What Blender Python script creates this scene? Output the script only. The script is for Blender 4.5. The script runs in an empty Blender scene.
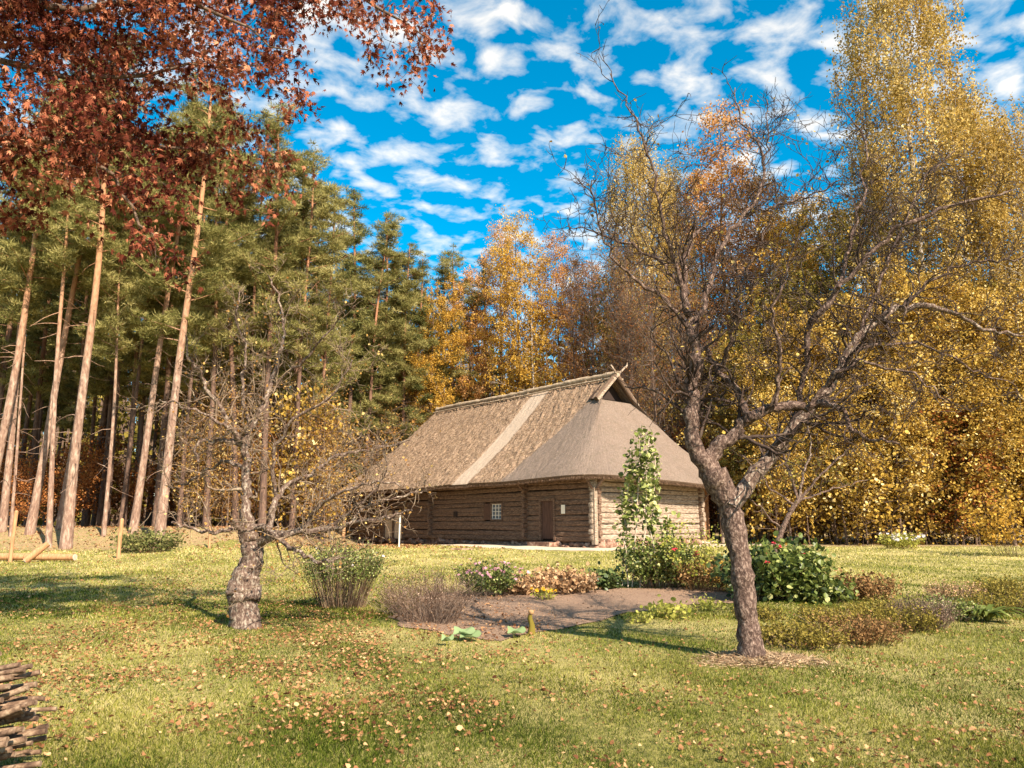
import bpy, math, random
import numpy as np
from mathutils import Vector, Matrix

R_ = math.radians
SC = bpy.context.scene
COL = SC.collection
rng = np.random.default_rng(7)
random.seed(7)

# ------------------------------------------------------------------ camera
EYE = 1.6
F = 740.0
PITCH = math.atan(140 / F)
CP, SP = math.cos(PITCH), math.sin(PITCH)
cd = bpy.data.cameras.new('camera')
cam = bpy.data.objects.new('camera', cd)
COL.objects.link(cam)
cam.location = (0, 0, EYE)
cam.rotation_euler = (R_(90) + PITCH, 0, 0)
cd.sensor_width = 36
cd.lens = 36 * F / 1024
cd.clip_start = 0.1
cd.clip_end = 3000
SC.camera = cam


def at(px, py, Y):
    """point of the world seen at a pixel, Y metres ahead"""
    a = (px - 512) / F
    b = (384 - py) / F
    dy = CP - b * SP
    dz = SP + b * CP
    return np.array([a * Y / dy, Y, EYE + dz * Y / dy])


def wx(px, Y):
    return (px - 512) / F * CP * Y


def smooth(a, b, v):
    t = np.clip((np.asarray(v, float) - a) / (b - a), 0, 1)
    return t * t * (3 - 2 * t)


def hgt(x, y):
    x = np.asarray(x, float)
    y = np.asarray(y, float)
    h = 0.45 * smooth(12, 34, y)
    h = h + 0.95 * smooth(-10.5, -14.5, x) * smooth(34.5, 41, y)
    h = h - 0.22 * smooth(1, -8, x) * smooth(39, 50, y) * smooth(-14.5, -10.5, x)
    h = h + 0.02 * np.sin(x * 1.7 + 0.6 * y) * np.sin(y * 1.3 - x * .4) + 0.012 * np.sin(x * 4.1 + y * 2.3)
    return h


def gnd(px, py):
    """terrain point under a pixel"""
    Y = 10.0
    for _ in range(60):
        p = at(px, py, Y)
        q = at(px, py, Y * 1.01)
        g = (p[2] - hgt(p[0], p[1]))
        s = (q[2] - hgt(q[0], q[1]) - g) / (0.01 * Y)
        if abs(s) < 1e-5:
            break
        Y = min(max(Y - g / s * .7, 3), 90)
    p = at(px, py, Y)
    return np.array([p[0], p[1], float(hgt(p[0], p[1]))])


def on(x, y):
    return np.array([x, y, float(hgt(x, y))])


# ------------------------------------------------------------------ mesh helper
class MB:
    def __init__(s):
        s.v = []; s.f3 = []; s.f4 = []; s.r3 = []; s.r4 = []; s.m3 = []; s.m4 = []
        s.n = 0

    def add(s, V, Fc, rnd=0.5, mat=0):
        V = np.asarray(V, float).reshape(-1, 3)
        Fc = np.asarray(Fc, int)
        if len(Fc) == 0:
            return
        r = np.broadcast_to(np.asarray(rnd, float), (len(Fc),))
        m = np.broadcast_to(np.asarray(mat, int), (len(Fc),))
        s.v.append(V)
        if Fc.shape[1] == 3:
            s.f3.append(Fc + s.n); s.r3.append(r); s.m3.append(m)
        else:
            s.f4.append(Fc + s.n); s.r4.append(r); s.m4.append(m)
        s.n += len(V)

    def tube(s, P, Rr, k=6, rnd=0.5, mat=0, cap=True, rough=0.0):
        P = np.asarray(P, float)
        n = len(P)
        Rr = np.broadcast_to(np.asarray(Rr, float), (n,))
        T = np.gradient(P, axis=0)
        T /= np.linalg.norm(T, axis=1)[:, None] + 1e-9
        ref = np.array([0.3, 0.9, 0.2]) if abs(T[:, 2]).mean() > .7 else np.array([0.1, 0.15, 1.0])
        A = np.cross(T, ref); A /= np.linalg.norm(A, axis=1)[:, None] + 1e-9
        B = np.cross(T, A)
        th = np.linspace(0, 2 * math.pi, k, endpoint=False)
        rr = Rr[:, None] * np.ones((n, k))
        if rough:
            rr = rr * (1 + rough * rng.normal(size=(n, k)))
        V = P[:, None, :] + rr[..., None] * (np.cos(th)[None, :, None] * A[:, None, :] + np.sin(th)[None, :, None] * B[:, None, :])
        V = V.reshape(-1, 3)
        i = np.arange(n - 1)[:, None] * k
        j = np.arange(k)[None, :]
        j2 = (j + 1) % k
        Fq = np.stack([i + j, i + j2, i + k + j2, i + k + j], -1).reshape(-1, 4)
        s.add(V, Fq, rnd, mat)
        if cap:
            for e, o in ((0, 1), (n - 1, -1)):
                c = np.vstack([V[e * k:(e + 1) * k], P[e][None]])
                f = [[q, (q + 1) % k, k][::(-1 if o > 0 else 1)] for q in range(k)]
                s.add(c, f, rnd, mat)

    def box(s, lo, hi, rnd=0.5, mat=0, M=None):
        x0, y0, z0 = lo; x1, y1, z1 = hi
        V = np.array([[x0, y0, z0], [x1, y0, z0], [x1, y1, z0], [x0, y1, z0], [x0, y0, z1], [x1, y0, z1], [x1, y1, z1], [x0, y1, z1]], float)
        if M is not None:
            V = (np.asarray(M)[:3, :3] @ V.T).T + np.asarray(M)[:3, 3]
        s.add(V, [[0, 3, 2, 1], [4, 5, 6, 7], [0, 1, 5, 4], [1, 2, 6, 5], [2, 3, 7, 6], [3, 0, 4, 7]], rnd, mat)

    def bar(s, a, b, w, t, rnd=.5, mat=0, up=(0, 0, 1)):
        a = np.asarray(a, float); b = np.asarray(b, float)
        d = b - a; L = np.linalg.norm(d); d /= L
        sx = np.cross(d, up); sx /= np.linalg.norm(sx) + 1e-9
        u = np.cross(sx, d)
        V = []
        for e in (a, b):
            for i, j in ((-1, -1), (1, -1), (1, 1), (-1, 1)):
                V.append(e + sx * w / 2 * i + u * t / 2 * j)
        s.add(V, [[0, 1, 2, 3], [7, 6, 5, 4], [0, 4, 5, 1], [1, 5, 6, 2], [2, 6, 7, 3], [3, 7, 4, 0]], rnd, mat)

    def stamp(s, T, Fc, P, Rm, S, rnd, mat=0):
        T = np.asarray(T, float); Fc = np.asarray(Fc, int); P = np.asarray(P, float)
        n = len(P)
        if n == 0:
            return
        S = np.asarray(S, float)
        if S.ndim == 0:
            S = np.full(n, float(S))
        if S.ndim == 1:
            S = np.repeat(S[:, None], 3, 1)
        X = T[None] * S[:, None, :]
        V = np.einsum('nij,nkj->nki', Rm, X) + P[:, None]
        idx = (np.arange(n) * len(T))[:, None, None] + Fc[None]
        s.add(V.reshape(-1, 3), idx.reshape(-1, Fc.shape[1]), np.repeat(np.broadcast_to(rnd, (n,)), len(Fc)), mat)

    def build(s, name, mats, parent=None, origin=None, smoothf=False):
        V = np.vstack(s.v)
        if origin is not None:
            V = V - np.asarray(origin, float)
        f3 = np.vstack(s.f3) if s.f3 else np.zeros((0, 3), int)
        f4 = np.vstack(s.f4) if s.f4 else np.zeros((0, 4), int)
        rn = np.concatenate(s.r3 + s.r4); ms = np.concatenate(s.m3 + s.m4)
        me = bpy.data.meshes.new(name)
        me.vertices.add(len(V)); me.vertices.foreach_set('co', V.astype(np.float32).ravel())
        loops = np.concatenate([f3.ravel(), f4.ravel()]).astype(np.int32)
        me.loops.add(len(loops)); me.loops.foreach_set('vertex_index', loops)
        st = np.concatenate([np.arange(len(f3)) * 3, len(f3) * 3 + np.arange(len(f4)) * 4]).astype(np.int32)
        me.polygons.add(len(st)); me.polygons.foreach_set('loop_start', st)
        me.polygons.foreach_set('material_index', ms.astype(np.int32))
        if not isinstance(mats, (list, tuple)):
            mats = [mats]
        for m in mats:
            me.materials.append(m)
        me.update(calc_edges=True)
        me.polygons.foreach_set('use_smooth', np.full(len(st), bool(smoothf)))
        a = me.attributes.new('rnd', 'FLOAT', 'FACE')
        a.data.foreach_set('value', rn.astype(np.float32))
        o = bpy.data.objects.new(name, me)
        COL.objects.link(o)
        if parent is not None:
            o.parent = parent
        return o


def tag(o, label=None, cat=None, group=None, kind=None):
    if label: o['label'] = label
    if cat: o['category'] = cat
    if group: o['group'] = group
    if kind: o['kind'] = kind
    return o


def empty(name, loc, rz=0, label=None, cat=None, group=None):
    o = bpy.data.objects.new(name, None)
    COL.objects.link(o)
    o.empty_display_size = .3
    o.location = tuple(float(c) for c in loc)
    o.rotation_euler = (0, 0, rz)
    return tag(o, label, cat, group)


def copy_thing(root, loc, rot=(0, 0, 0), scale=(1, 1, 1), label=None, group=None):
    r = root.copy(); COL.objects.link(r)
    r.location = tuple(float(c) for c in loc); r.rotation_euler = rot; r.scale = scale
    if label: r['label'] = label
    if group: r['group'] = group
    for ch in list(root.children):
        c = ch.copy(); COL.objects.link(c); c.parent = r
        for g in ch.children:
            d = g.copy(); COL.objects.link(d); d.parent = c
    return r


def rot_from(nrm, ang):
    n = nrm / (np.linalg.norm(nrm, axis=1)[:, None] + 1e-9)
    ref = np.where(np.abs(n[:, 2:3]) > .9, np.array([[1., 0, 0]]), np.array([[0, 0, 1.]]))
    u = np.cross(ref, n); u /= np.linalg.norm(u, axis=1)[:, None] + 1e-9
    v = np.cross(n, u)
    c, s_ = np.cos(ang)[:, None], np.sin(ang)[:, None]
    U = u * c + v * s_; W = -u * s_ + v * c
    return np.stack([U, W, n], -1)      # columns: x=U y=W z=n


def rand_rot(n, up=0.3):
    v = rng.normal(size=(n, 3)); v[:, 2] += up * 2
    return rot_from(v, rng.uniform(0, 6.283, n))


DIA = (np.array([[0, 0, 0], [.32, .5, .05], [0, 1, 0], [-.32, .5, .05]]), np.array([[0, 1, 2, 3]]))
BROAD = (np.array([[0, 0, 0], [.42, .3, .07], [.36, .7, .06], [0, 1, -.04], [-.36, .7, .06], [-.42, .3, .07]]), np.array([[0, 1, 2, 3], [0, 3, 4, 5]]))
_ma = []
for k, (a, r) in enumerate([(-100, .18), (-62, .62), (-42, .34), (-26, .86), (-12, .48), (0, 1.05), (12, .48), (26, .86), (42, .34), (62, .62), (100, .18)]):
    _ma.append([r * math.sin(R_(a)), .05 + r * math.cos(R_(a)), .10 * abs(math.sin(R_(a)) * r) + (.05 if k % 2 else 0)])
MAPLE = (np.array([[0, 0, 0]] + _ma), np.array([[0, i, i + 1] for i in range(1, len(_ma))]))
BLADE = (np.array([[-.5, 0, 0], [.5, 0, 0], [0, 1.0, 0]]), np.array([[0, 1, 2]]))
NEED = (np.array([[-.5, 0, 0], [.5, 0, 0], [0, 1.0, 0]]), np.array([[0, 1, 2]]))


def dir_rot(D, roll):
    """rotation whose y axis is D"""
    D = D / (np.linalg.norm(D, axis=1)[:, None] + 1e-9)
    ref = np.where(np.abs(D[:, 2:3]) > .9, np.array([[1., 0, 0]]), np.array([[0, 0, 1.]]))
    u = np.cross(D, ref); u /= np.linalg.norm(u, axis=1)[:, None] + 1e-9
    v = np.cross(u, D)
    c, s_ = np.cos(roll)[:, None], np.sin(roll)[:, None]
    X = u * c + v * s_
    Z = np.cross(X, D)
    return np.stack([X, D, Z], -1)


# ------------------------------------------------------------------ materials
class NT:
    def __init__(s, name):
        s.m = bpy.data.materials.new(name); s.m.use_nodes = True
        s.t = s.m.node_tree; s.t.nodes.clear()
        s.out = s.n('ShaderNodeOutputMaterial')

    def n(s, typ, **kw):
        nd = s.t.nodes.new(typ)
        for k, v in kw.items():
            setattr(nd, k, v)
        return nd

    def l(s, a, b):
        s.t.links.new(a, b)

    def ramp(s, fac, stops, interp='LINEAR'):
        r = s.n('ShaderNodeValToRGB'); cr = r.color_ramp; cr.interpolation = interp
        while len(cr.elements) > 1:
            cr.elements.remove(cr.elements[-1])
        cr.elements[0].position = stops[0][0]; cr.elements[0].color = tuple(stops[0][1]) + (1,)
        for p, c in stops[1:]:
            e = cr.elements.new(p); e.color = tuple(c) + (1,)
        s.l(fac, r.inputs[0])
        return r.outputs[0]

    def noise(s, scale, detail=4, rough=.55, vec=None, out='Fac', stretch=None, coord='Object'):
        nd = s.n('ShaderNodeTexNoise')
        nd.inputs['Scale'].default_value = scale; nd.inputs['Detail'].default_value = detail
        nd.inputs['Roughness'].default_value = rough
        if vec is None:
            vec = s.coord(coord)
        if stretch:
            mp = s.n('ShaderNodeMapping'); mp.inputs['Scale'].default_value = stretch
            s.l(vec, mp.inputs[0]); vec = mp.outputs[0]
        s.l(vec, nd.inputs['Vector'])
        return nd.outputs[out]

    def coord(s, c='Object'):
        if not hasattr(s, '_tc'):
            s._tc = s.n('ShaderNodeTexCoord')
        return s._tc.outputs[c]

    def attr(s, name='rnd'):
        a = s.n('ShaderNodeAttribute'); a.attribute_name = name
        return a.outputs['Fac']

    def mix(s, f, a, b, mode='MIX'):
        m = s.n('ShaderNodeMix', data_type='RGBA', blend_type=mode)
        for sock, v in ((m.inputs[0], f), (m.inputs[6], a), (m.inputs[7], b)):
            if isinstance(v, (int, float)):
                sock.default_value = v
            elif isinstance(v, tuple):
                sock.default_value = v + (1,)
            else:
                s.l(v, sock)
        return m.outputs[2]

    def math(s, op, a, b=0.0, clamp=False):
        m = s.n('ShaderNodeMath', operation=op); m.use_clamp = clamp
        for sock, v in ((m.inputs[0], a), (m.inputs[1], b)):
            if isinstance(v, (int, float)):
                sock.default_value = v
            else:
                s.l(v, sock)
        return m.outputs[0]

    def prin(s, col, rough=.85, bump=None, bstr=.5, bdist=.02, spec=.3):
        p = s.n('ShaderNodeBsdfPrincipled')
        if isinstance(col, tuple): p.inputs['Base Color'].default_value = col + (1,)
        else: s.l(col, p.inputs['Base Color'])
        p.inputs['Roughness'].default_value = rough
        p.inputs['Specular IOR Level'].default_value = spec
        if bump is not None:
            b = s.n('ShaderNodeBump'); b.inputs['Strength'].default_value = bstr; b.inputs['Distance'].default_value = bdist
            s.l(bump, b.inputs['Height']); s.l(b.outputs[0], p.inputs['Normal'])
        s.l(p.outputs[0], s.out.inputs[0])
        return p


def leaf_mat(name, stops, trans=.35, obj_var=.15, gloss=False):
    """foliage: hue from the per leaf random value, a little from the tree itself"""
    t = NT(name)
    f = t.attr('rnd')
    oi = t.n('ShaderNodeObjectInfo')
    f2 = t.math('ADD', f, t.math('MULTIPLY', t.math('SUBTRACT', oi.outputs['Random'], .5), obj_var), True)
    c = t.ramp(f2, stops)
    d = t.n('ShaderNodeBsdfDiffuse'); t.l(c, d.inputs[0])
    tr = t.n('ShaderNodeBsdfTranslucent'); t.l(c, tr.inputs[0])
    mx = t.n('ShaderNodeMixShader'); mx.inputs[0].default_value = trans
    t.l(d.outputs[0], mx.inputs[1]); t.l(tr.outputs[0], mx.inputs[2])
    o = mx.outputs[0]
    if gloss:
        g = t.n('ShaderNodeBsdfGlossy'); g.inputs['Roughness'].default_value = .4
        g.inputs[0].default_value = (.9, .9, .9, 1)
        m2 = t.n('ShaderNodeMixShader'); m2.inputs[0].default_value = .02
        t.l(o, m2.inputs[1]); t.l(g.outputs[0], m2.inputs[2]); o = m2.outputs[0]
    t.l(o, t.out.inputs[0])
    return t.m


def bark_mat(name, a, b, c, scale=14, stretch=(1, 1, .25), bd=.02, top=None, topz=(6, 12)):
    t = NT(name)
    n1 = t.noise(scale, 6, .65, stretch=stretch)
    n2 = t.noise(scale * .23, 3, .5)
    col = t.ramp(n1, [(.3, a), (.5, b), (.68, c)])
    col = t.mix(t.math('MULTIPLY', n2, .5), col, a, 'MIX')
    if top:
        sx = t.n('ShaderNodeSeparateXYZ'); t.l(t.coord('Object'), sx.inputs[0])
        f = t.n('ShaderNodeMapRange'); f.inputs[1].default_value = topz[0]; f.inputs[2].default_value = topz[1]
        t.l(sx.outputs[2], f.inputs[0])
        col = t.mix(f.outputs[0], col, t.ramp(n1, [(.3, tuple(x * .6 for x in top)), (.6, top)]))
    t.prin(col, .9, n1, .8, bd)
    return t.m


M = {}
M['apple_bark'] = bark_mat('apple_bark', (.025, .014, .010), (.12, .072, .054), (.42, .30, .235), 30, (1, 1, .62), .05)
M['apple_lichen'] = bark_mat('apple_lichen_bark', (.035, .02, .015), (.15, .095, .07), (.5, .42, .33), 26, (1, 1, .6), .03)
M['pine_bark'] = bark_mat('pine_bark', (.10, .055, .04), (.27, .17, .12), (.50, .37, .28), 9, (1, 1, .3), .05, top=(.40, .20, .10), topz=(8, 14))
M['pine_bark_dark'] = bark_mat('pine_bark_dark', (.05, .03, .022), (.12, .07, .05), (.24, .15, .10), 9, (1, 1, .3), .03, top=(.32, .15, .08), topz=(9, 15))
M['birch_bark'] = bark_mat('birch_bark', (.10, .08, .06), (.35, .30, .25), (.6, .55, .48), 7, (1, 1, 1.6), .01)
M['wood_bark'] = bark_mat('wood_bark', (.05, .03, .022), (.14, .09, .06), (.26, .18, .13), 10, (1, 1, .3), .02)
M['twig'] = bark_mat('twig', (.018, .010, .007), (.05, .03, .022), (.16, .11, .08), 10, (1, 1, .5), .005)
M['pine_needles'] = leaf_mat('pine_needles', [(0, (.07, .075, .02)), (.45, (.22, .20, .065)), (.8, (.38, .33, .125)), (1, (.52, .45, .2))], .3)
M['spruce_needles'] = leaf_mat('spruce_needles', [(0, (.05, .06, .02)), (.5, (.13, .135, .045)), (1, (.28, .25, .09))], .25)
M['maple_leaves'] = leaf_mat('maple_leaves', [(0, (.05, .012, .010)), (.4, (.16, .042, .025)), (.7, (.42, .15, .08)), (1, (.66, .33, .19))], .3)
M['yellow_leaves'] = leaf_mat('yellow_leaves', [(0, (.22, .12, .02)), (.4, (.42, .24, .04)), (.8, (.62, .38, .07)), (1, (.75, .52, .14))], .4)
M['gold_leaves'] = leaf_mat('gold_leaves', [(0, (.10, .06, .015)), (.3, (.30, .18, .035)), (.6, (.52, .34, .07)), (.85, (.68, .48, .13)), (1, (.85, .70, .36))], .4)
M['orange_leaves'] = leaf_mat('orange_leaves', [(0, (.26, .11, .03)), (.4, (.52, .25, .075)), (.8, (.70, .40, .15)), (1, (.82, .55, .28))], .4, .3)
M['birch_leaves'] = leaf_mat('birch_leaves', [(0, (.17, .10, .02)), (.4, (.38, .25, .06)), (.8, (.56, .40, .13)), (1, (.72, .56, .25))], .4)
M['olive_leaves'] = leaf_mat('olive_leaves', [(0, (.07, .06, .012)), (.5, (.22, .17, .035)), (1, (.42, .33, .09))], .35)
M['copper_leaves'] = leaf_mat('copper_leaves', [(0, (.12, .04, .015)), (.5, (.34, .12, .035)), (1, (.52, .24, .08))], .35)
M['green_leaves'] = leaf_mat('green_leaves', [(0, (.035, .05, .010)), (.5, (.11, .14, .03)), (.8, (.24, .27, .07)), (1, (.50, .48, .20))], .3, gloss=True)
M['dark_green_leaves'] = leaf_mat('dark_green_leaves', [(0, (.02, .035, .012)), (.5, (.06, .09, .028)), (1, (.16, .19, .06))], .25, gloss=True)
M['tan_leaves'] = leaf_mat('tan_leaves', [(0, (.14, .06, .02)), (.4, (.34, .17, .05)), (.75, (.52, .32, .10)), (1, (.70, .50, .20))], .35)
M['squash_leaves'] = leaf_mat('squash_leaves', [(0, (.10, .17, .06)), (1, (.30, .38, .19))], .3)
M['lime_leaves'] = leaf_mat('lime_leaves', [(0, (.20, .21, .03)), (1, (.52, .48, .12))], .4)
M['dry_stems'] = leaf_mat('dry_stems', [(0, (.07, .04, .025)), (.5, (.22, .14, .09)), (1, (.42, .31, .20))], .1)
M['purple_dry'] = leaf_mat('purple_dry', [(0, (.06, .035, .025)), (.5, (.19, .12, .085)), (1, (.42, .31, .23))], .15)
M['rust_plants'] = leaf_mat('rust_plants', [(0, (.08, .04, .018)), (.5, (.24, .13, .055)), (1, (.46, .29, .13))], .3)
M['tan_plants'] = leaf_mat('tan_plants', [(0, (.22, .12, .06)), (.5, (.44, .27, .14)), (1, (.64, .45, .27))], .3)
M['pink_petals'] = leaf_mat('pink_petals', [(0, (.50, .18, .24)), (1, (.78, .48, .52))], .3)
M['red_petals'] = leaf_mat('red_petals', [(0, (.42, .02, .04)), (1, (.70, .10, .12))], .3)
M['white_petals'] = leaf_mat('white_petals', [(0, (.55, .48, .50)), (1, (.8, .76, .74))], .3)
M['yellow_petals'] = leaf_mat('yellow_petals', [(0, (.70, .36, .02)), (1, (.85, .52, .04))], .3)
M['fallen'] = leaf_mat('fallen_leaf', [(0, (.07, .028, .015)), (.35, (.22, .10, .045)), (.7, (.40, .21, .10)), (1, (.52, .33, .17))], .15)
M['grass'] = leaf_mat('grass_blades', [(0, (.025, .03, .006)), (.3, (.14, .15, .022)), (.6, (.32, .30, .06)), (.85, (.48, .41, .13)), (1, (.66, .55, .27))], .35)
M['dapple_green_grass'] = leaf_mat('dapple_green_grass_blades', [(0, (.012, .022, .004)), (.35, (.07, .10, .012)), (.7, (.19, .22, .033)), (1, (.42, .40, .10))], .35)
M['straw'] = leaf_mat('straw', [(0, (.16, .09, .05)), (.5, (.36, .24, .14)), (1, (.56, .42, .27))], .15)

# ground
t = NT('lawn_soil')
n1 = t.noise(.35, 5, .6); n2 = t.noise(9, 6, .7); n3 = t.noise(60, 3, .6)
g = t.ramp(n2, [(.3, (.045, .05, .010)), (.5, (.17, .155, .032)), (.7, (.36, .29, .09))])
g = t.mix(t.ramp(n1, [(.42, (0, 0, 0)), (.62, (1, 1, 1))]), g, (.40, .32, .12), 'MIX')
t.prin(g, .95, t.math('ADD', n2, n3), .8, .03)
M['lawn'] = t.m
t = NT('forest_litter')
n2 = t.noise(5, 6, .7); n3 = t.noise(24, 4, .7)
g = t.ramp(n3, [(.32, (.10, .055, .028)), (.5, (.29, .18, .09)), (.66, (.50, .36, .20))])
g = t.mix(t.ramp(n2, [(.48, (0, 0, 0)), (.6, (1, 1, 1))]), g, (.22, .20, .07))
t.prin(g, .95, n3, .8, .05)
M['litter'] = t.m
t = NT('garden_soil')
n2 = t.noise(3, 5, .6); n3 = t.noise(26, 6, .75)
g = t.ramp(n3, [(.28, (.09, .045, .028)), (.5, (.25, .15, .10)), (.7, (.42, .28, .20))])
g = t.mix(t.math('MULTIPLY', n2, .4), g, (.36, .25, .15))
t.prin(g, .95, n3, 1, .05)
M['soil'] = t.m
t = NT('pale_sand')
n3 = t.noise(14, 6, .7)
t.prin(t.ramp(n3, [(.3, (.36, .27, .18)), (.7, (.64, .53, .40))]), .95, n3, .6, .02)
M['sand'] = t.m

# logs
t = NT('shaded_weathered_log')  # front wall logs: eave shadow is put into this darker colour
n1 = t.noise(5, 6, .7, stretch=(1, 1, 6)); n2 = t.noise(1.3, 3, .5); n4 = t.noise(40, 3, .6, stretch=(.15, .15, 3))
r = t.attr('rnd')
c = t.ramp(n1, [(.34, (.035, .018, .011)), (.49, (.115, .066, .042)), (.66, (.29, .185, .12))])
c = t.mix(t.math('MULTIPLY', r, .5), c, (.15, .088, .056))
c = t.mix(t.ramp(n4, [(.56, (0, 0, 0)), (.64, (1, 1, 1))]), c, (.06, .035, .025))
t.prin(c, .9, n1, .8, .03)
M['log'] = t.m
t = NT('sunlit_pale_log')  # gable wall logs: sunshine is put into this paler colour
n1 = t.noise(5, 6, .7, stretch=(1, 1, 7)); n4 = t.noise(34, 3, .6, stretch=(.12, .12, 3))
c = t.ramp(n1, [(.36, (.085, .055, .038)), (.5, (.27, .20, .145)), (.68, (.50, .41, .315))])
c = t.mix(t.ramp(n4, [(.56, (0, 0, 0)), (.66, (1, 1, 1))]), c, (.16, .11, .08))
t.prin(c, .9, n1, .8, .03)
M['sunlit_pale_log'] = t.m
t = NT('door_wood')
n1 = t.noise(8, 5, .6, stretch=(4, 4, .3))
t.prin(t.ramp(n1, [(.3, (.045, .022, .015)), (.7, (.13, .065, .042))]), .8, n1, .5, .01)
M['door'] = t.m
t = NT('red_wood')
n1 = t.noise(8, 5, .6, stretch=(4, 4, .3))
t.prin(t.ramp(n1, [(.3, (.22, .10, .05)), (.7, (.46, .24, .12))]), .8, n1, .5, .01)
M['redwood'] = t.m
t = NT('grey_board')
n1 = t.noise(8, 5, .6, stretch=(3, 3, .4))
t.prin(t.ramp(n1, [(.3, (.34, .26, .19)), (.7, (.60, .49, .38))]), .85, n1, .5, .01)
M['board'] = t.m
t = NT('fresh_post_wood')
n1 = t.noise(6, 5, .6, stretch=(3, 3, .4))
t.prin(t.ramp(n1, [(.3, (.24, .11, .05)), (.7, (.48, .27, .13))]), .8, n1, .5, .01)
M['post'] = t.m
t = NT('foundation_stone')
n1 = t.noise(5, 6, .7)
t.prin(t.ramp(n1, [(.32, (.08, .04, .027)), (.5, (.20, .105, .07)), (.68, (.42, .30, .22))]), .9, n1, .8, .04)
M['stone'] = t.m
t = NT('pane_glass')
p = t.prin((.10, .12, .14), .12, spec=.8)
M['glass'] = t.m
t = NT('white_painted_bars'); t.prin((.68, .62, .54), .6); M['bars'] = t.m
t = NT('notice_paper'); t.prin((.74, .66, .54), .7); M['paper'] = t.m
t = NT('dark_interior'); t.prin((.03, .018, .014), .95); M['dark'] = t.m

# thatch : local coords of the roof, u = y
t = NT('thatch')
co = t.coord('Object')
sx = t.n('ShaderNodeSeparateXYZ'); t.l(co, sx.inputs[0])
nbig = t.noise(.7, 4, .6); nb = t.noise(3.2, 5, .7); nf = t.noise(30, 5, .75); nst = t.noise(15, 6, .75, stretch=(.6, 2.4, .6))
rough_c = t.ramp(nst, [(.34, (.05, .028, .018)), (.45, (.21, .135, .085)), (.57, (.38, .265, .18)), (.70, (.56, .425, .30))])
rough_c = t.mix(t.ramp(nb, [(.54, (0, 0, 0)), (.66, (1, 1, 1))]), rough_c, (.21, .14, .08))
rough_c = t.mix(t.ramp(nf, [(.36, (1, 1, 1)), (.46, (0, 0, 0))]), rough_c, (.07, .042, .028))
new_c = t.ramp(nst, [(.34, (.09, .06, .043)), (.5, (.18, .125, .092)), (.68, (.30, .222, .168))])
new_c = t.mix(t.math('MULTIPLY', nbig, .45), new_c, (.25, .20, .165))
new_c = t.mix(t.ramp(nf, [(.34, (1, 1, 1)), (.42, (0, 0, 0))]), new_c, (.13, .09, .07))
strip_c = t.mix(t.math('MULTIPLY', nf, .5), (.46, .355, .265), (.28, .205, .15))
# masks
uu = t.math('ADD', sx.outputs[1], t.math('MULTIPLY', t.math('SUBTRACT', nbig, .5), .9))
zz = sx.outputs[2]
# boundary of smooth part: u = 6 at eave (z 3.5) to 3.4 at ridge (z 10)
bnd = t.math('SUBTRACT', 7.1, t.math('MULTIPLY', zz, .40))
mn = t.math('LESS_THAN', uu, bnd)
uw = t.math('ADD', sx.outputs[1], t.math('MULTIPLY', t.math('SUBTRACT', nb, .5), .25))
ms_ = t.math('MULTIPLY', t.math('GREATER_THAN', uw, 8.75), t.math('LESS_THAN', uw, 10.25))
rcol = t.attr('rnd')
new_c = t.mix(t.math('MULTIPLY', rcol, .28), new_c, (.13, .092, .07))
new_c = t.mix(t.ramp(nb, [(.50, (0, 0, 0)), (.64, (.55, .55, .55))]), new_c, (.13, .10, .07))
rough_c = t.mix(t.math('MULTIPLY', rcol, .35), rough_c, (.16, .10, .06))
c = t.mix(mn, rough_c, new_c)
c = t.mix(ms_, c, strip_c)
bm = t.math('ADD', t.math('MULTIPLY', nb, 1.5), nf)
t.prin(c, .95, bm, .9, .06)
M['thatch'] = t.m
t = NT('shaded_thatch_underside'); n1 = t.noise(12, 5, .7)  # brown darkened to carry the shade below the eave
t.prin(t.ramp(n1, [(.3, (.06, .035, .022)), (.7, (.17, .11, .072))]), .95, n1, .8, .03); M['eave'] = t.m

# ------------------------------------------------------------------ world, sun
SUN_EL = 39.0
sdir = np.array([.56, -.83])
sdir = sdir / np.linalg.norm(sdir)
el = R_(SUN_EL)
S3 = Vector((sdir[0] * math.cos(el), sdir[1] * math.cos(el), math.sin(el)))
sd = bpy.data.lights.new('sun', 'SUN'); sd.energy = 5.0; sd.angle = R_(.5); sd.color = (1, .87, .70)
so = bpy.data.objects.new('sun', sd); COL.objects.link(so)
so.rotation_euler = S3.to_track_quat('Z', 'Y').to_euler()
so.location = (0, 0, 50)
w = bpy.data.worlds.new('World'); SC.world = w; w.use_nodes = True
nt = w.node_tree; nt.nodes.clear()
N = nt.nodes.new; L = nt.links.new
wo = N('ShaderNodeOutputWorld'); bg = N('ShaderNodeBackground'); L(bg.outputs[0], wo.inputs[0])
sky = N('ShaderNodeTexSky'); sky.sky_type = 'NISHITA'; sky.sun_disc = False
sky.sun_elevation = el
sky.sun_rotation = math.atan2(S3.x, S3.y)
sky.altitude = 50; sky.air_density = 1.0; sky.dust_density = .6; sky.ozone_density = 2.0
hs = N('ShaderNodeHueSaturation'); hs.inputs['Saturation'].default_value = 1.62; hs.inputs['Hue'].default_value = .478; hs.inputs['Value'].default_value = 1.75
L(sky.outputs[0], hs.inputs['Color'])
tc = N('ShaderNodeTexCoord'); sep = N('ShaderNodeSeparateXYZ'); L(tc.outputs['Generated'], sep.inputs[0])


def wm(op, a, b=0.0, clamp=False):
    m = N('ShaderNodeMath'); m.operation = op; m.use_clamp = clamp
    for s_, v in ((m.inputs[0], a), (m.inputs[1], b)):
        if isinstance(v, (int, float)): s_.default_value = v
        else: L(v, s_)
    return m.outputs[0]


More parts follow.
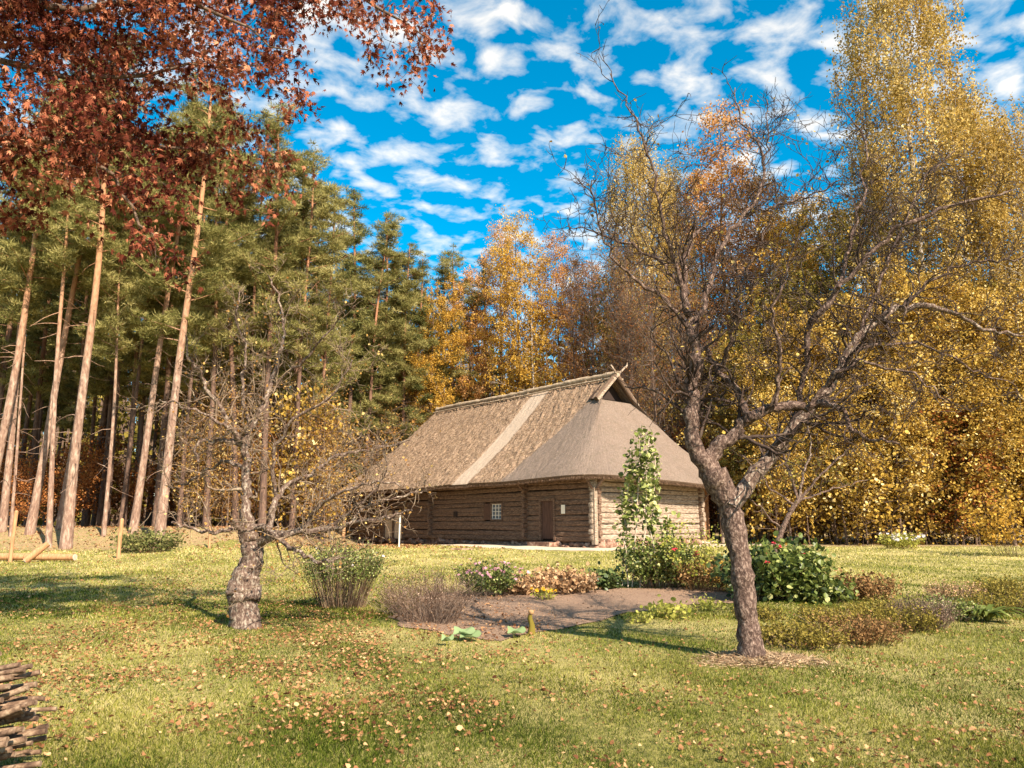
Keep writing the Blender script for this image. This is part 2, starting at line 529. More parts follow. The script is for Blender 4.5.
zc = wm('ADD', wm('MAXIMUM', sep.outputs[2], 0.0), .10)
cx = wm('DIVIDE', sep.outputs[0], zc); cy = wm('DIVIDE', sep.outputs[1], zc)
cmb = N('ShaderNodeCombineXYZ'); L(cx, cmb.inputs[0]); L(cy, cmb.inputs[1])
mp = N('ShaderNodeMapping'); mp.inputs['Rotation'].default_value = (0, 0, R_(-24)); mp.inputs['Scale'].default_value = (1.0, 1.05, 1); mp.inputs['Location'].default_value = (3.1, 1.7, 0)
L(cmb.outputs[0], mp.inputs[0])
cn = N('ShaderNodeTexNoise'); cn.inputs['Scale'].default_value = 10.5; cn.inputs['Detail'].default_value = 6; cn.inputs['Roughness'].default_value = .52
cn.inputs['Distortion'].default_value = .25
L(mp.outputs[0], cn.inputs['Vector'])
cn2 = N('ShaderNodeTexNoise'); cn2.inputs['Scale'].default_value = 1.1; cn2.inputs['Detail'].default_value = 2
L(mp.outputs[0], cn2.inputs['Vector'])
cf = wm('ADD', cn.outputs['Fac'], wm('MULTIPLY', wm('SUBTRACT', cn2.outputs['Fac'], .5), .2))
cr = N('ShaderNodeValToRGB'); L(cf, cr.inputs[0])
cr.color_ramp.elements[0].position = .47; cr.color_ramp.elements[0].color = (0, 0, 0, 1)
cr.color_ramp.elements[1].position = .78; cr.color_ramp.elements[1].color = (1, 1, 1, 1)
mxw = N('ShaderNodeMix'); mxw.data_type = 'RGBA'
L(cr.outputs[0], mxw.inputs[0]); L(hs.outputs[0], mxw.inputs[6]); mxw.inputs[7].default_value = (10.6, 9.6, 8.3, 1)
L(mxw.outputs[2], bg.inputs[0])
bg.inputs[1].default_value = .051
SC.view_settings.view_transform = 'Standard'
SC.view_settings.look = 'None'
SC.view_settings.exposure = 1.45
SC.view_settings.gamma = 1.0
SC.cycles.max_bounces = 6; SC.cycles.diffuse_bounces = 3; SC.cycles.glossy_bounces = 2; SC.cycles.transmission_bounces = 3
SC.cycles.use_denoising = True

# ------------------------------------------------------------------ ground
def sheet(name, xs, ys, mat, dz=0.0, mask=None, kind='structure'):
    X, Y = np.meshgrid(xs, ys)
    Z = hgt(X, Y) + dz
    V = np.stack([X, Y, Z], -1).reshape(-1, 3)
    nx, ny = len(xs), len(ys)
    i = np.arange(ny - 1)[:, None] * nx; j = np.arange(nx - 1)[None]
    Fq = np.stack([i + j, i + j + 1, i + nx + j + 1, i + nx + j], -1).reshape(-1, 4)
    if mask is not None:
        c = V[Fq].mean(1)
        Fq = Fq[mask(c[:, 0], c[:, 1])]
        used = np.unique(Fq); mpv = np.zeros(len(V), int); mpv[used] = np.arange(len(used))
        V = V[used]; Fq = mpv[Fq]
    b = MB(); b.add(V, Fq)
    return tag(b.build(name, mat, smoothf=True), kind=kind)


xs = np.concatenate([np.linspace(-300, -40, 14)[:-1], np.linspace(-40, 40, 201), np.linspace(40, 300, 14)[1:]])
ys = np.concatenate([np.linspace(-40, 2, 12)[:-1], np.linspace(2, 62, 241), np.linspace(62, 500, 30)[1:]])
sheet('ground', xs, ys, M['lawn'])


def wob(x, y, s=1.0):
    return (np.sin(x * 1.9 * s + y * .7) + np.sin(y * 2.3 * s - x * 1.1 + 1) + .6 * np.sin(x * 5.1 * s + y * 3.7)) / 2.6


# forest floor: left wood, wood behind the house, wood on the right
def forest_mask(x, y):
    wv = wob(x, y, .5) * .6
    left = (y > 37.0 + wv + np.clip((x + 14) * .9, -4, 30)) & (x < 2)
    right = (x > 10) & (y > 39.0 + wv * .6)
    back = y > 58
    return left | right | back


sheet('forest_floor', np.concatenate([np.linspace(-150, -45, 40)[:-1], np.linspace(-45, 50, 240), np.linspace(50, 150, 40)[1:]]), np.linspace(33, 200, 380), M['litter'], .012, forest_mask)


BED = [gnd(*p)[:2] for p in ((392, 606), (430, 592), (520, 594), (600, 590), (720, 588), (745, 604), (690, 606), (640, 612), (570, 628), (505, 640), (440, 636), (400, 622))]
BED = np.array(BED)


def inpoly(P, x, y):
    x = np.asarray(x); y = np.asarray(y)
    ins = np.zeros(x.shape, bool); j = len(P) - 1
    for i in range(len(P)):
        xi, yi = P[i]; xj, yj = P[j]
        c = ((yi > y) != (yj > y)) & (x < (xj - xi) * (y - yi) / (yj - yi + 1e-12) + xi)
        ins ^= c; j = i
    return ins


def bed_mask(x, y):
    w_ = wob(x, y, 2) * .14
    return inpoly(BED, x + w_, y + w_ * 1.5)


sheet('soil_bed', np.linspace(-4, 6, 260), np.linspace(8, 20, 320), M['soil'], .014, bed_mask)

# house frame
HA = R_(40.5)
HX = np.array([math.cos(HA), math.sin(HA)])      # gable wall direction
HY = np.array([-math.sin(HA), math.cos(HA)])     # long wall direction
HC = np.array([4.15, 37.0])
HZ = 0.52


def hloc(x, y):
    d = np.stack([np.asarray(x) - HC[0], np.asarray(y) - HC[1]], -1)
    return d @ HX, d @ HY


def path_mask(x, y):
    a, b = hloc(x, y)
    w_ = wob(x, y, 1) * .25
    return ((a > -4.4 + w_ + .14 * b) & (a < 12.5) & (b > -3.0 + w_) & (b < 20 + w_ * 3)) & ((a < .3) | (b < .5))


sheet('path', np.linspace(-14, 17, 280), np.linspace(33, 56, 260), M['sand'], .014, path_mask)


def no_grass(x, y):
    return bed_mask(x, y) | path_mask(x, y) | (forest_mask(x, y))


# grass blades
def grass():
    b = MB()
    def lay(n, y0, y1, hmin, hmax, wid, pw):
        u = rng.uniform(0, 1, n)
        y = (y0 ** (1 - pw) + u * (y1 ** (1 - pw) - y0 ** (1 - pw))) ** (1 / (1 - pw))
        x = rng.uniform(-.82, .82, n) * y + rng.normal(0, .4, n)
        k = ~no_grass(x, y) | (forest_mask(x, y) & (y < 43) & (x < 0) & ~path_mask(x, y) & (wob(x, y, .8) + rng.normal(0, .5, n) > .1)); x = x[k]; y = y[k]; n = len(x)
        P = np.stack([x, y, hgt(x, y) - .004], -1)
        patch = .5 + .5 * wob(x, y, .6)
        patch2 = .5 + .5 * np.sin(x * .9 + 1.3 * np.sin(y * .5)) * np.sin(y * .8 + x * .3)
        D = rng.normal(0, .62, (n, 3)); D[:, 2] = 1
        Rm = dir_rot(D, rng.uniform(0, 6.28, n))
        S = np.stack([wid * (y / 6) ** .85 * rng.uniform(.7, 1.4, n), rng.uniform(hmin, hmax, n) * (1 + y / 40) * (.7 + .5 * patch2), np.ones(n)], -1)
        r = np.clip(.30 + .38 * (patch - .4) + rng.normal(0, .29, n) + .40 * smooth(14, 32, y) - .1 * smooth(9, 5, y) + .1 * patch2 * 0, 0, 1)
        gm = (wob(x * .7 + 3, y * .8, .9) + rng.normal(0, .45, n) - 1.0 * smooth(15, 32, y) > -.05).astype(int)  # greener, darker patches also paint dappled tree shade into the lawn
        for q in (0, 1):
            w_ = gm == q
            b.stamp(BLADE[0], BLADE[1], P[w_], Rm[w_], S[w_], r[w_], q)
    lay(480000, 4.0, 16, .018, .048, .0046, 1.9)
    lay(190000, 13, 42, .02, .055, .0075, 1.7)
    lay(9000, 4.0, 20, .05, .10, .005, 1.8)
    return b


tag(grass().build('grass', [M['grass'], M['dapple_green_grass']]), 'short patchy green and straw coloured lawn grass', 'grass', kind='stuff')


def fallen():
    b = MB()
    for n, y0, y1, fx, s0, s1 in ((4200, 4.2, 12, 0, .015, .046), (26000, 5.5, 28, -1, .018, .055), (3000, 5, 14, 1, .015, .048), (2600, 24, 38, -1, .04, .09), (14000, 34, 52, -1, .06, .14)):
        u = rng.uniform(0, 1, n)
        y = y0 * (y1 / y0) ** (rng.beta(1.9, 1.5, n) if fx < 0 else u)
        if fx == 0:
            x = rng.uniform(-.75, .75, n) * y
        elif fx < 0:
            x = -np.abs(rng.beta(1.5, 1.6, n)) * .78 * y + .05 * y
        else:
            x = rng.uniform(.05, .78, n) * y
        cl = wob(x * .8, y * .9, 1.3) + .6 * wob(x * 2.7, y * 2.3, 1.5) + rng.normal(0, .4, n)
        k = (cl > -.15) & ~path_mask(x, y)
        x = x[k]; y = y[k]; m = len(x)
        P = np.stack([x, y, hgt(x, y) + rng.uniform(.012, .045, m)], -1)
        nr = rng.normal(0, .45, (m, 3)); nr[:, 2] = 1
        S = rng.uniform(s0, s1, m)
        Rm = rot_from(nr, rng.uniform(0, 6.28, m)); S3_ = np.stack([S, S * rng.uniform(.6, 1, m), S * rng.uniform(.6, 3.5, m)], -1); rv = np.clip(rng.normal(.5, .27, m), 0, 1)
        h_ = m // 2
        b.stamp(MAPLE[0], MAPLE[1], P[:h_], Rm[:h_], S3_[:h_], rv[:h_]); b.stamp(BROAD[0], BROAD[1], P[h_:], Rm[h_:], S3_[h_:] * 1.2, rv[h_:])
    return b


tag(fallen().build('fallen_leaves', M['fallen']), 'scattered orange and tan fallen maple leaves lying on the lawn', 'fallen leaves', kind='stuff')


def clods():
    b = MB()
    n = 2600
    x = rng.uniform(-3.5, 5.5, n); y = rng.uniform(8.5, 20, n)
    k = bed_mask(x, y); x = x[k]; y = y[k]; n = len(x)
    T = np.array([[0, 0, .6], [1, 0, 0], [0, 1, 0], [-1, 0, 0], [0, -1, 0], [0, 0, -.6]]); Fc = np.array([[0, 1, 2], [0, 2, 3], [0, 3, 4], [0, 4, 1]])
    S = rng.uniform(.008, .035, n)
    b.stamp(T, Fc, np.stack([x, y, hgt(x, y) + .016], -1), rand_rot(n, 1.5), np.stack([S, S * rng.uniform(.6, 1.2, n), S], -1), rng.uniform(0, 1, n))
    tag(b.build('soil_clods', M['soil']), 'small brown clods and crumbs lying over the dug soil bed', 'soil clods', kind='stuff')


clods()

# ------------------------------------------------------------------ house
def rug(b, p0, p1, r, seed, mat=0, rnd=None, k=8, n=26, sq=.88, vertical_scale=1.0):
    """one hewn log between two points"""
    rs = np.random.default_rng(seed)
    p0 = np.asarray(p0, float); p1 = np.asarray(p1, float)
    n = max(3, int(np.linalg.norm(p1 - p0) / .5) + 2)
    t_ = np.linspace(0, 1, n)[:, None]
    P = p0 + (p1 - p0) * t_
    P[:, 2] += np.clip(.016 * np.cumsum(rs.normal(size=n)) * .5, -.03, .03)
    d = (p1 - p0) / np.linalg.norm(p1 - p0); sx = np.cross(d, (0, 0, 1))
    prof = np.array([(-1, -.55), (-.72, -1), (.72, -1), (1, -.55), (1, .55), (.72, 1), (-.72, 1), (-1, .55)])
    hw = r * .78 * (1 + .05 * rs.normal(size=n)); hh = r * .85 * (1 + .05 * rs.normal(size=n))
    V = P[:, None] + sx[None, None] * (hw[:, None] * prof[None, :, 0])[..., None] + np.array([0, 0, 1.]) * (hh[:, None] * prof[None, :, 1])[..., None]
    i = np.arange(n - 1)[:, None] * 8; j = np.arange(8)[None]; j2 = (j + 1) % 8
    rv = rs.uniform() if rnd is None else rnd
    b.add(V.reshape(-1, 3), np.stack([i + j, i + j2, i + 8 + j2, i + 8 + j], -1).reshape(-1, 4), rv, mat)
    for e, sg in ((0, -1), (n - 1, 1)):
        c = np.vstack([V[e], P[e][None] + d * sg * .02])
        b.add(c, [[q, (q + 1) % 8, 8][::sg] for q in range(8)], rv, mat)


Wd, Ln = 10.6, 25.4          # body incl. porch, length
GW = 8.4                     # log gable wall width
LH = .262                    # log height
NL = 13
house = empty('log_house', (HC[0], HC[1], HZ), HA, 'long weathered log farmhouse under a steep thatched roof at the wood edge', 'house')


def wall_logs(name, a, bnd, axis, fixed, mat, holes=(), over=.28, z0=.22, seed=1):
    b = MB()
    rs = np.random.default_rng(seed)
    for i in range(NL):
        zc_ = z0 + LH * (i + .5)
        spans = [(a - over * rs.uniform(.7, 1.15), bnd + over * rs.uniform(.7, 1.15))]
        for (h0, h1, hz0, hz1) in holes:
            if hz0 < zc_ < hz1:
                ns = []
                for s0, s1 in spans:
                    if h0 > s0 and h1 < s1:
                        ns += [(s0, h0), (h1, s1)]
                    else:
                        ns.append((s0, s1))
                spans = ns
        for s0, s1 in spans:
            off = (LH * .5 if axis == 'x' else 0) * 0
            p0 = (s0, fixed, zc_) if axis == 'x' else (fixed, s0, zc_)
            p1 = (s1, fixed, zc_) if axis == 'x' else (fixed, s1, zc_)
            rug(b, p0, p1, LH * .56, seed * 100 + i, 0)
    # backing boards behind the joints
    if axis == 'x':
        pass
    return b.build(name, mat, house)


DOOR = (2.85, 3.95, .2, 2.35)
WIN = (7.15, 8.05, 1.35, 2.2)
SHUT = (8.05, 8.75, 1.35, 2.2)
BARN = (17.4, 19.9, .1, 2.1)
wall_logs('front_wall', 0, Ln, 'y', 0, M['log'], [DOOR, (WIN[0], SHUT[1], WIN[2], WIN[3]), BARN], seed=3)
wall_logs('gable_wall', 0, GW, 'x', 0.0, M['sunlit_pale_log'], seed=4, z0=.30)
b = MB()
b.box((.12, .12, 0), (.16, Ln, 3.9)); b.box((.12, .2, 0), (GW, .24, 3.9))
b.build('inner_lining', M['dark'], house)
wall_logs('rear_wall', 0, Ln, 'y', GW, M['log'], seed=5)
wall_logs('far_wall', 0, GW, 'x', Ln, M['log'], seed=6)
# cross wall ends that stick out of the front
for kk, (u, ln) in enumerate(((5.1, .42), (14.1, .40), (0.0, .45))):
    b = MB()
    for i in range(NL):
        z = .22 + LH * (i + (.98 if kk < 2 else .8))
        l_ = ln * random.uniform(.75, 1.1)
        rug(b, (-l_, u, z), (.05, u, z), LH * .55, 900 + kk * 20 + i)
    b.build('wall_log_ends', M['log'] if kk < 2 else M['sunlit_pale_log'], house)
# gable wall end stubs pointing to the front side
b = MB()
for i in range(NL):
    rug(b, (GW, -.42 * random.uniform(.7, 1.05), .3 + LH * (i + .98)), (GW, .02, .3 + LH * (i + .98)), LH * .55, 980 + i)
b.build('wall_log_ends', M['sunlit_pale_log'], house)

# corner posts and braces
b = MB(); b.box((-.34, -.22, .1), (-.12, .02, 3.55)); b.build('corner_post', M['sunlit_pale_log'], house)
for a_, c_ in (((-.3, -.1, 2.75), (-.8, -.1, 3.3)), ((-.25, -.25, 2.75), (-.25, -.8, 3.3)), ((GW + .1, -.3, 2.3), (GW + .1, -1.0, 3.2)), ((-.3, 5.1, 2.9), (-.9, 5.1, 3.4))):
    b = MB(); b.bar(a_, c_, .09, .10); b.build('eave_brace', M['log'], house)
b = MB(); b.box((-.82, 1.2, 3.30), (-.68, Ln - .6, 3.42)); b.box((1.2, -.80, 3.28), (Wd - .6, -.68, 3.40)); b.build('wall_plate', M['log'], house)

# porch on the right end
b = MB()
for i in range(11):
    b.box((GW + .16 + i * .21, 1.0, .1), (GW + .16 + i * .21 + .2, 1.04, 3.6), random.random())
b.build('plank_wall', M['redwood'], house)
b = MB(); b.box((GW + .25, .93, .15), (GW + 1.15, .97, 2.2)); d = b.build('plank_door', M['redwood'], house)
b = MB(); b.box((GW + .2, .90, .12), (GW + .27, .985, 2.3)); b.box((GW + 1.13, .90, .12), (GW + 1.2, .985, 2.3)); b.box((GW + .271, .90, 2.2), (GW + 1.129, .985, 2.3)); b.build('door_frame', M['sunlit_pale_log'], d)
b = MB(); b.tube([(Wd - .1, -.1, 0), (Wd - .1, -.1, 3.4)], .11, 8); b.build('porch_post', M['sunlit_pale_log'], house, smoothf=True)
b = MB(); b.box((GW + .2, .25, .0), (Wd, .95, .12)); b.build('porch_floor', M['board'], house)

# door
b = MB()
for i in range(5):
    y0 = DOOR[0] + .08 + i * .188
    b.box((-.05 + .006 * (i % 2), y0, .32), (0.0, y0 + .183, 2.26), random.random())
d = b.build('door', M['door'], house)
b = MB()
b.box((-.17, DOOR[0] - .06, .24), (.02, DOOR[0] + .07, 2.42)); b.box((-.17, DOOR[1] - .07, .24), (.02, DOOR[1] + .06, 2.42)); b.box((-.168, DOOR[0] + .071, 2.27), (.02, DOOR[1] - .071, 2.42))
b.build('door_frame', M['log'], d)
b = MB(); b.tube([(-.06, DOOR[0] + .18, 1.2), (-.10, DOOR[0] + .18, 1.23), (-.10, DOOR[0] + .18, 1.35), (-.06, DOOR[0] + .18, 1.38)], .012, 6); b.build('door_handle', M['dark'], d)
b = MB(); b.box((-.75, 2.6, -.05), (-.19, 4.3, .16)); b.build('door_step', M['stone'], house)
# window
b = MB()
z0, z1 = WIN[2], WIN[3]
b.box((-.16, WIN[0] - .07, z0 - .08), (.0, WIN[0], z1 + .08)); b.box((-.16, WIN[1], z0 - .08), (.0, WIN[1] + .07, z1 + .08))
b.box((-.158, WIN[0] + .001, z1), (.0, WIN[1] - .001, z1 + .08)); b.box((-.158, WIN[0] + .001, z0 - .08), (.0, WIN[1] - .001, z0))
wn = b.build('window', M['log'], house)
b = MB(); b.box((-.055, WIN[0], z0), (-.045, WIN[1], z1)); b.build('pane', M['glass'], wn)
b = MB()
for i in range(4):
    yy = WIN[0] + .025 + i * (WIN[1] - WIN[0] - .05) / 3
    b.box((-.088, yy - .018, z0), (-.06, yy + .018, z1))
for i in range(5):
    z = z0 + .02 + i * (z1 - z0 - .04) / 4
    b.box((-.095, WIN[0], z - .015), (-.089, WIN[1], z + .015))
b.build('glazing_bars', M['bars'], wn)
b = MB(); b.box((-.15, SHUT[0] + .09, z0 - .03), (-.10, SHUT[1] - .02, z1 + .03)); b.box((-.17, SHUT[0] + .09, z0 + .12), (-.151, SHUT[1] - .02, z0 + .2)); b.box((-.17, SHUT[0] + .09, z1 - .2), (-.151, SHUT[1] - .02, z1 - .12)); b.build('shutter', M['door'], house)
b = MB(); b.box((-.165, 11.35, 1.5), (-.12, 11.7, 1.82)); b.build('vent_hatch', M['dark'], house)
# notice
b = MB(); b.box((-.175, 2.02, 1.60), (-.155, 2.30, 2.05)); nb_ = b.build('notice_board', M['paper'], house)
# barn door
b = MB()
for i in range(11):
    y0 = BARN[0] + .1 + i * .209
    b.box((-.07 + .008 * (i % 3), y0, .12), (-.02, y0 + .2, 1.98), random.random())
bd_ = b.build('barn_door', M['board'], house)
b = MB()
for y0 in (BARN[0] - .06, BARN[1] - .1, (BARN[0] + BARN[1]) / 2 - .05):
    b.box((-.19, y0, .05), (.0, y0 + .12, 2.15))
b.box((-.2, BARN[0] - .1, 2.151), (.0, BARN[1] + .1, 2.28))
b.build('door_frame', M['log'], bd_)

# foundation stones
def stone_mesh(b, c, r, seed, rnd=.5):
    rs = np.random.default_rng(seed)
    n1_, n2_ = 7, 9
    th = np.linspace(0, math.pi, n1_)[:, None]; ph = np.linspace(0, 2 * math.pi, n2_, endpoint=False)[None]
    k1 = rs.uniform(-1, 1, (3, 3))
    D = np.stack([np.sin(th) * np.cos(ph), np.sin(th) * np.sin(ph), np.cos(th) * np.ones_like(ph)], -1)
    f = 1 + .14 * np.sin(D @ k1[0] * 4) + .1 * np.sin(D @ k1[1] * 7)
    V = (D * f[..., None] * np.asarray(r) + np.asarray(c)).reshape(-1, 3)
    i = np.arange(n1_ - 1)[:, None] * n2_; j = np.arange(n2_)[None]; j2 = (j + 1) % n2_
    b.add(V, np.stack([i + j, i + n2_ + j, i + n2_ + j2, i + j2], -1).reshape(-1, 4), rnd)


b = MB()
y = -.2
while y < Ln:
    r = random.uniform(.16, .46)
    if y < 5.6 or random.random() < .72:
        stone_mesh(b, (random.uniform(-.16, .02), y + r, random.uniform(-.08, .06)), (r * .6, r, random.uniform(.13, .24)), int(y * 977) + 5000)
    if random.random() < .4:
        q = random.uniform(.08, .16); stone_mesh(b, (random.uniform(-.45, -.2), y + r, -.06), (q, q * 1.4, q * .7), int(y * 977) + 6000)
    y += r * 1.75
x = 0
while x < GW:
    r = random.uniform(.2, .36); stone_mesh(b, (x + r, random.uniform(-.1, .1), .04), (r, r * .8, random.uniform(.22, .32)), int(x * 977) + 7000); x += 1.7 * r
b.box((.1, .1, -.6), (.3, Ln, .2)); b.box((.1, .12, -.6), (GW, .3, .25))
b.build('foundation_stones', M['stone'], house, smoothf=True)

# roof
ov = 1.35
EZ, RZ = 3.42, 9.75          # thatch top at the eave, ridge
RY0, RY1 = 3.3, 21.2
MX = Wd / 2


def arc(cx_, cy_, r, a0, a1, n):
    a = np.radians(np.linspace(a0, a1, n))
    return [(cx_ + r * math.cos(q), cy_ + r * math.sin(q)) for q in a]


def lin(p, q, n):
    return [tuple(np.array(p) + (np.array(q) - np.array(p)) * t_) for t_ in np.linspace(0, 1, n)]


x0, x1_, y0, y1_ = -ov, Wd + ov, -ov, Ln + ov
rc = 2.5
gh = 1.55                    # gablet height
sl = (RZ - EZ) / (MX + ov)
gw = gh / sl                 # half width of the gablet foot
low, top = [], []
# front side (x = x0) from far end to near end
KQ = 4
lo = lin((x0, y1_ - rc), (x0, y0 + rc), 90 * KQ)
tp = lin((MX, RY1), (MX, RY0), 90 * KQ)
low += lo; top += [(a, b_, RZ) for a, b_ in tp]
# near the corner: ridge end down to the gablet foot
lo = arc(x0 + rc, y0 + rc, rc, 180, 225, 12 * KQ)[1:]
tp = [(MX - gw * t_, RY0, RZ - gh * t_) for t_ in np.linspace(0, 1, 12 * KQ)][1:]
low += lo; top += tp
lo = arc(x0 + rc, y0 + rc, rc, 225, 270, 12 * KQ)[1:] + lin((x0 + rc, y0), (x1_ - rc, y0), 40 * KQ)[1:] + arc(x1_ - rc, y0 + rc, rc, 270, 315, 12 * KQ)[1:]
tp = [(MX - gw + 2 * gw * t_, RY0 - .02, RZ - gh) for t_ in np.linspace(0, 1, len(lo) + 1)][1:]
low += lo; top += tp
lo = arc(x1_ - rc, y0 + rc, rc, 315, 360, 12 * KQ)[1:]
tp = [(MX + gw * (1 - t_), RY0, RZ - gh * (1 - t_)) for t_ in np.linspace(0, 1, 12 * KQ)][1:]
low += lo; top += tp
lo = lin((x1_, y0 + rc), (x1_, y1_ - rc), 90 * KQ)[1:]
tp = lin((MX, RY0), (MX, RY1), 90 * KQ)[1:]
low += lo; top += [(a, b_, RZ) for a, b_ in tp]
lo = arc(x1_ - rc, y1_ - rc, rc, 0, 90, 16 * KQ)[1:] + lin((x1_ - rc, y1_), (x0 + rc, y1_), 20 * KQ)[1:] + arc(x0 + rc, y1_ - rc, rc, 90, 180, 16 * KQ)[1:-1]
low += lo; top += [(MX, RY1 + .05, RZ)] * len(lo)
low = np.array([(a, b_, EZ) for a, b_ in low]); top = np.array(top, float)
nO = len(low)
# eave height waves a little and lifts at the near corner
lift = .12 * np.exp(-((low[:, 0] + ov) ** 2 + (low[:, 1] + ov) ** 2) / 6.0) + .03 * np.sin(low[:, 1] * .8)
lift -= .16 * smooth(2, 9, low[:, 0]) * (low[:, 1] < 2)
lift -= .10 * smooth(8, 22, low[:, 1])
low[:, 2] += lift
Mr = 46
S = np.linspace(0, 1, Mr)
V = low[None] + (top - low)[None] * S[:, None, None]
for _ in range(10):
    W_ = (np.roll(V, 6, 1) + np.roll(V, -6, 1) + V) / 3
    V += (W_ - V) * (np.sin(S * math.pi) ** .5)[:, None, None] * np.array([1, 1, 1])
sag = -.30 * np.sin(S * math.pi) ** 1.0          # thatch sags between ridge and eave
V[..., 2] += sag[:, None]
V[0, :, 2] -= .05
# roughness outside the new thatch
yy, zz_ = V[..., 1], V[..., 2]
rough_m = 1 - smooth(7.6, 6.6, yy + .40 * zz_) * 1
rough_m *= 1 - smooth(8.5, 8.8, yy) * (1 - smooth(10.2, 10.5, yy))
ns = rng.normal(size=V.shape[:2])
ns2 = (ns + np.roll(ns, 1, 0) + np.roll(ns, 1, 1) + np.roll(ns, -1, 1)) / 2
V[1:-1, :, 2] += (.045 * ns2 * (.2 + rough_m))[1:-1]
colz = rng.normal(size=nO); V[1:-3, :, 2] += 0.005 * colz[None]
undul = np.sin(V[..., 1] * 1.1 + V[..., 0] * .8) * np.sin(V[..., 2] * 1.7 + V[..., 1] * .5); V[2:-3, :, 2] += .035 * undul[2:-3]
V[..., 2] += -.06 * (1 - rough_m) * (smooth(8.5, 8.8, yy))   # the strip lies lower
b = MB()
i = np.arange(Mr - 1)[:, None] * nO; j = np.arange(nO)[None]; j2 = (j + 1) % nO
colr = rng.uniform(0, 1, nO); colr = np.clip(.5 + (colr - .5) * .8 + .25 * np.interp(np.arange(nO), np.arange(0, nO + 14, 14), rng.normal(size=len(np.arange(0, nO + 14, 14)))), 0, 1)
b.add(V.reshape(-1, 3), np.stack([i + j, i + nO + j, i + nO + j2, i + j2], -1).reshape(-1, 4)[:, ::-1], np.tile(colr, Mr - 1))
roof_top = V.copy()
# eave edge and underside
inn = low.copy(); cxy = np.array([MX, Ln / 2])
dirn = np.stack([np.clip(cxy[0] - low[:, 0], -1, 1), np.clip(low[:, 1] * 0 + np.where(low[:, 1] < RY0, 1, np.where(low[:, 1] > RY1, -1, 0)), -1, 1)], -1)
dirn /= np.linalg.norm(dirn, axis=1)[:, None]
e0 = V[0].copy(); e1 = e0.copy(); e1[:, :2] += dirn * .06; e1[:, 2] -= .12 + .02 * rng.normal(size=nO)
e2 = e0.copy(); e2[:, :2] += dirn * .30; e2[:, 2] -= .17
e3 = e0.copy(); e3[:, :2] += dirn * 1.35; e3[:, 2] += .45
E = np.stack([e0, e1, e2, e3])
i = np.arange(3)[:, None] * nO
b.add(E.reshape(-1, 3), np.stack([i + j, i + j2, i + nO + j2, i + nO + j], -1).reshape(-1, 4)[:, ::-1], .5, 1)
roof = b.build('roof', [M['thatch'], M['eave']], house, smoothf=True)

t = NT('ridge_straw'); n1 = t.noise(10, 5, .7, stretch=(1, .4, 1))
t.prin(t.ramp(n1, [(.3, (.14, .09, .055)), (.5, (.34, .25, .165)), (.7, (.52, .41, .29))]), .95, n1, .8, .03); M['ridge'] = t.m

# loose reed tufts on the rough thatch and reed ends along the eave
b = MB()
n = 30000
ii = rng.integers(0, Mr - 2, n); jj = rng.integers(0, 90 * KQ - 1, n)
P = roof_top[ii, jj] + (roof_top[ii + 1, jj] - roof_top[ii, jj]) * rng.uniform(0, 1, (n, 1)) + (roof_top[ii, (jj + 1)] - roof_top[ii, jj]) * rng.uniform(0, 1, (n, 1))
rm = rough_m[ii, jj]; P = P[rm > .6]
n = len(P)
D = np.stack([-np.ones(n) * .75, rng.normal(0, .35, n), -.62 + rng.normal(0, .22, n)], -1)
b.stamp(BLADE[0], BLADE[1], P + np.array([0, 0, .03]), dir_rot(D, rng.normal(0, .6, n)), np.stack([rng.uniform(.012, .03, n), rng.uniform(.08, .24, n), np.ones(n)], -1), rng.uniform(0, 1, n))
n = 9000
jj = rng.integers(0, 160 * KQ, n)
P = e0[jj] + (e0[(jj + 1) % nO] - e0[jj]) * rng.uniform(0, 1, (n, 1)); P[:, 2] -= rng.uniform(0, .1, n); P[:, :2] += dirn[jj] * .1
D = np.zeros((n, 3)); D[:, :2] = -dirn[jj] * .5 + rng.normal(0, .15, (n, 2)); D[:, 2] = -.75 + rng.normal(0, .2, n)
b.stamp(BLADE[0], BLADE[1], P, dir_rot(D, rng.uniform(0, 6.28, n)), np.stack([rng.uniform(.015, .03, n), rng.uniform(.1, .25, n), np.ones(n)], -1), rng.uniform(0, .5, n))
b.build('loose_reeds', M['dry_stems'], roof)
# ridge cap
b = MB()
nn = 60
Pc = np.stack([np.full(nn, MX), np.linspace(RY0 - .35, RY1 + .3, nn), RZ + .02 + .03 * np.sin(np.linspace(0, 9, nn))], -1)
b.tube(Pc, .17 + .02 * rng.normal(size=nn), 10)
for s_ in (-1, 1):
    b.tube(Pc + np.array([s_ * .38, 0, -.28]), .05, 6)
b.build('ridge_cap', M['ridge'], roof, smoothf=True)
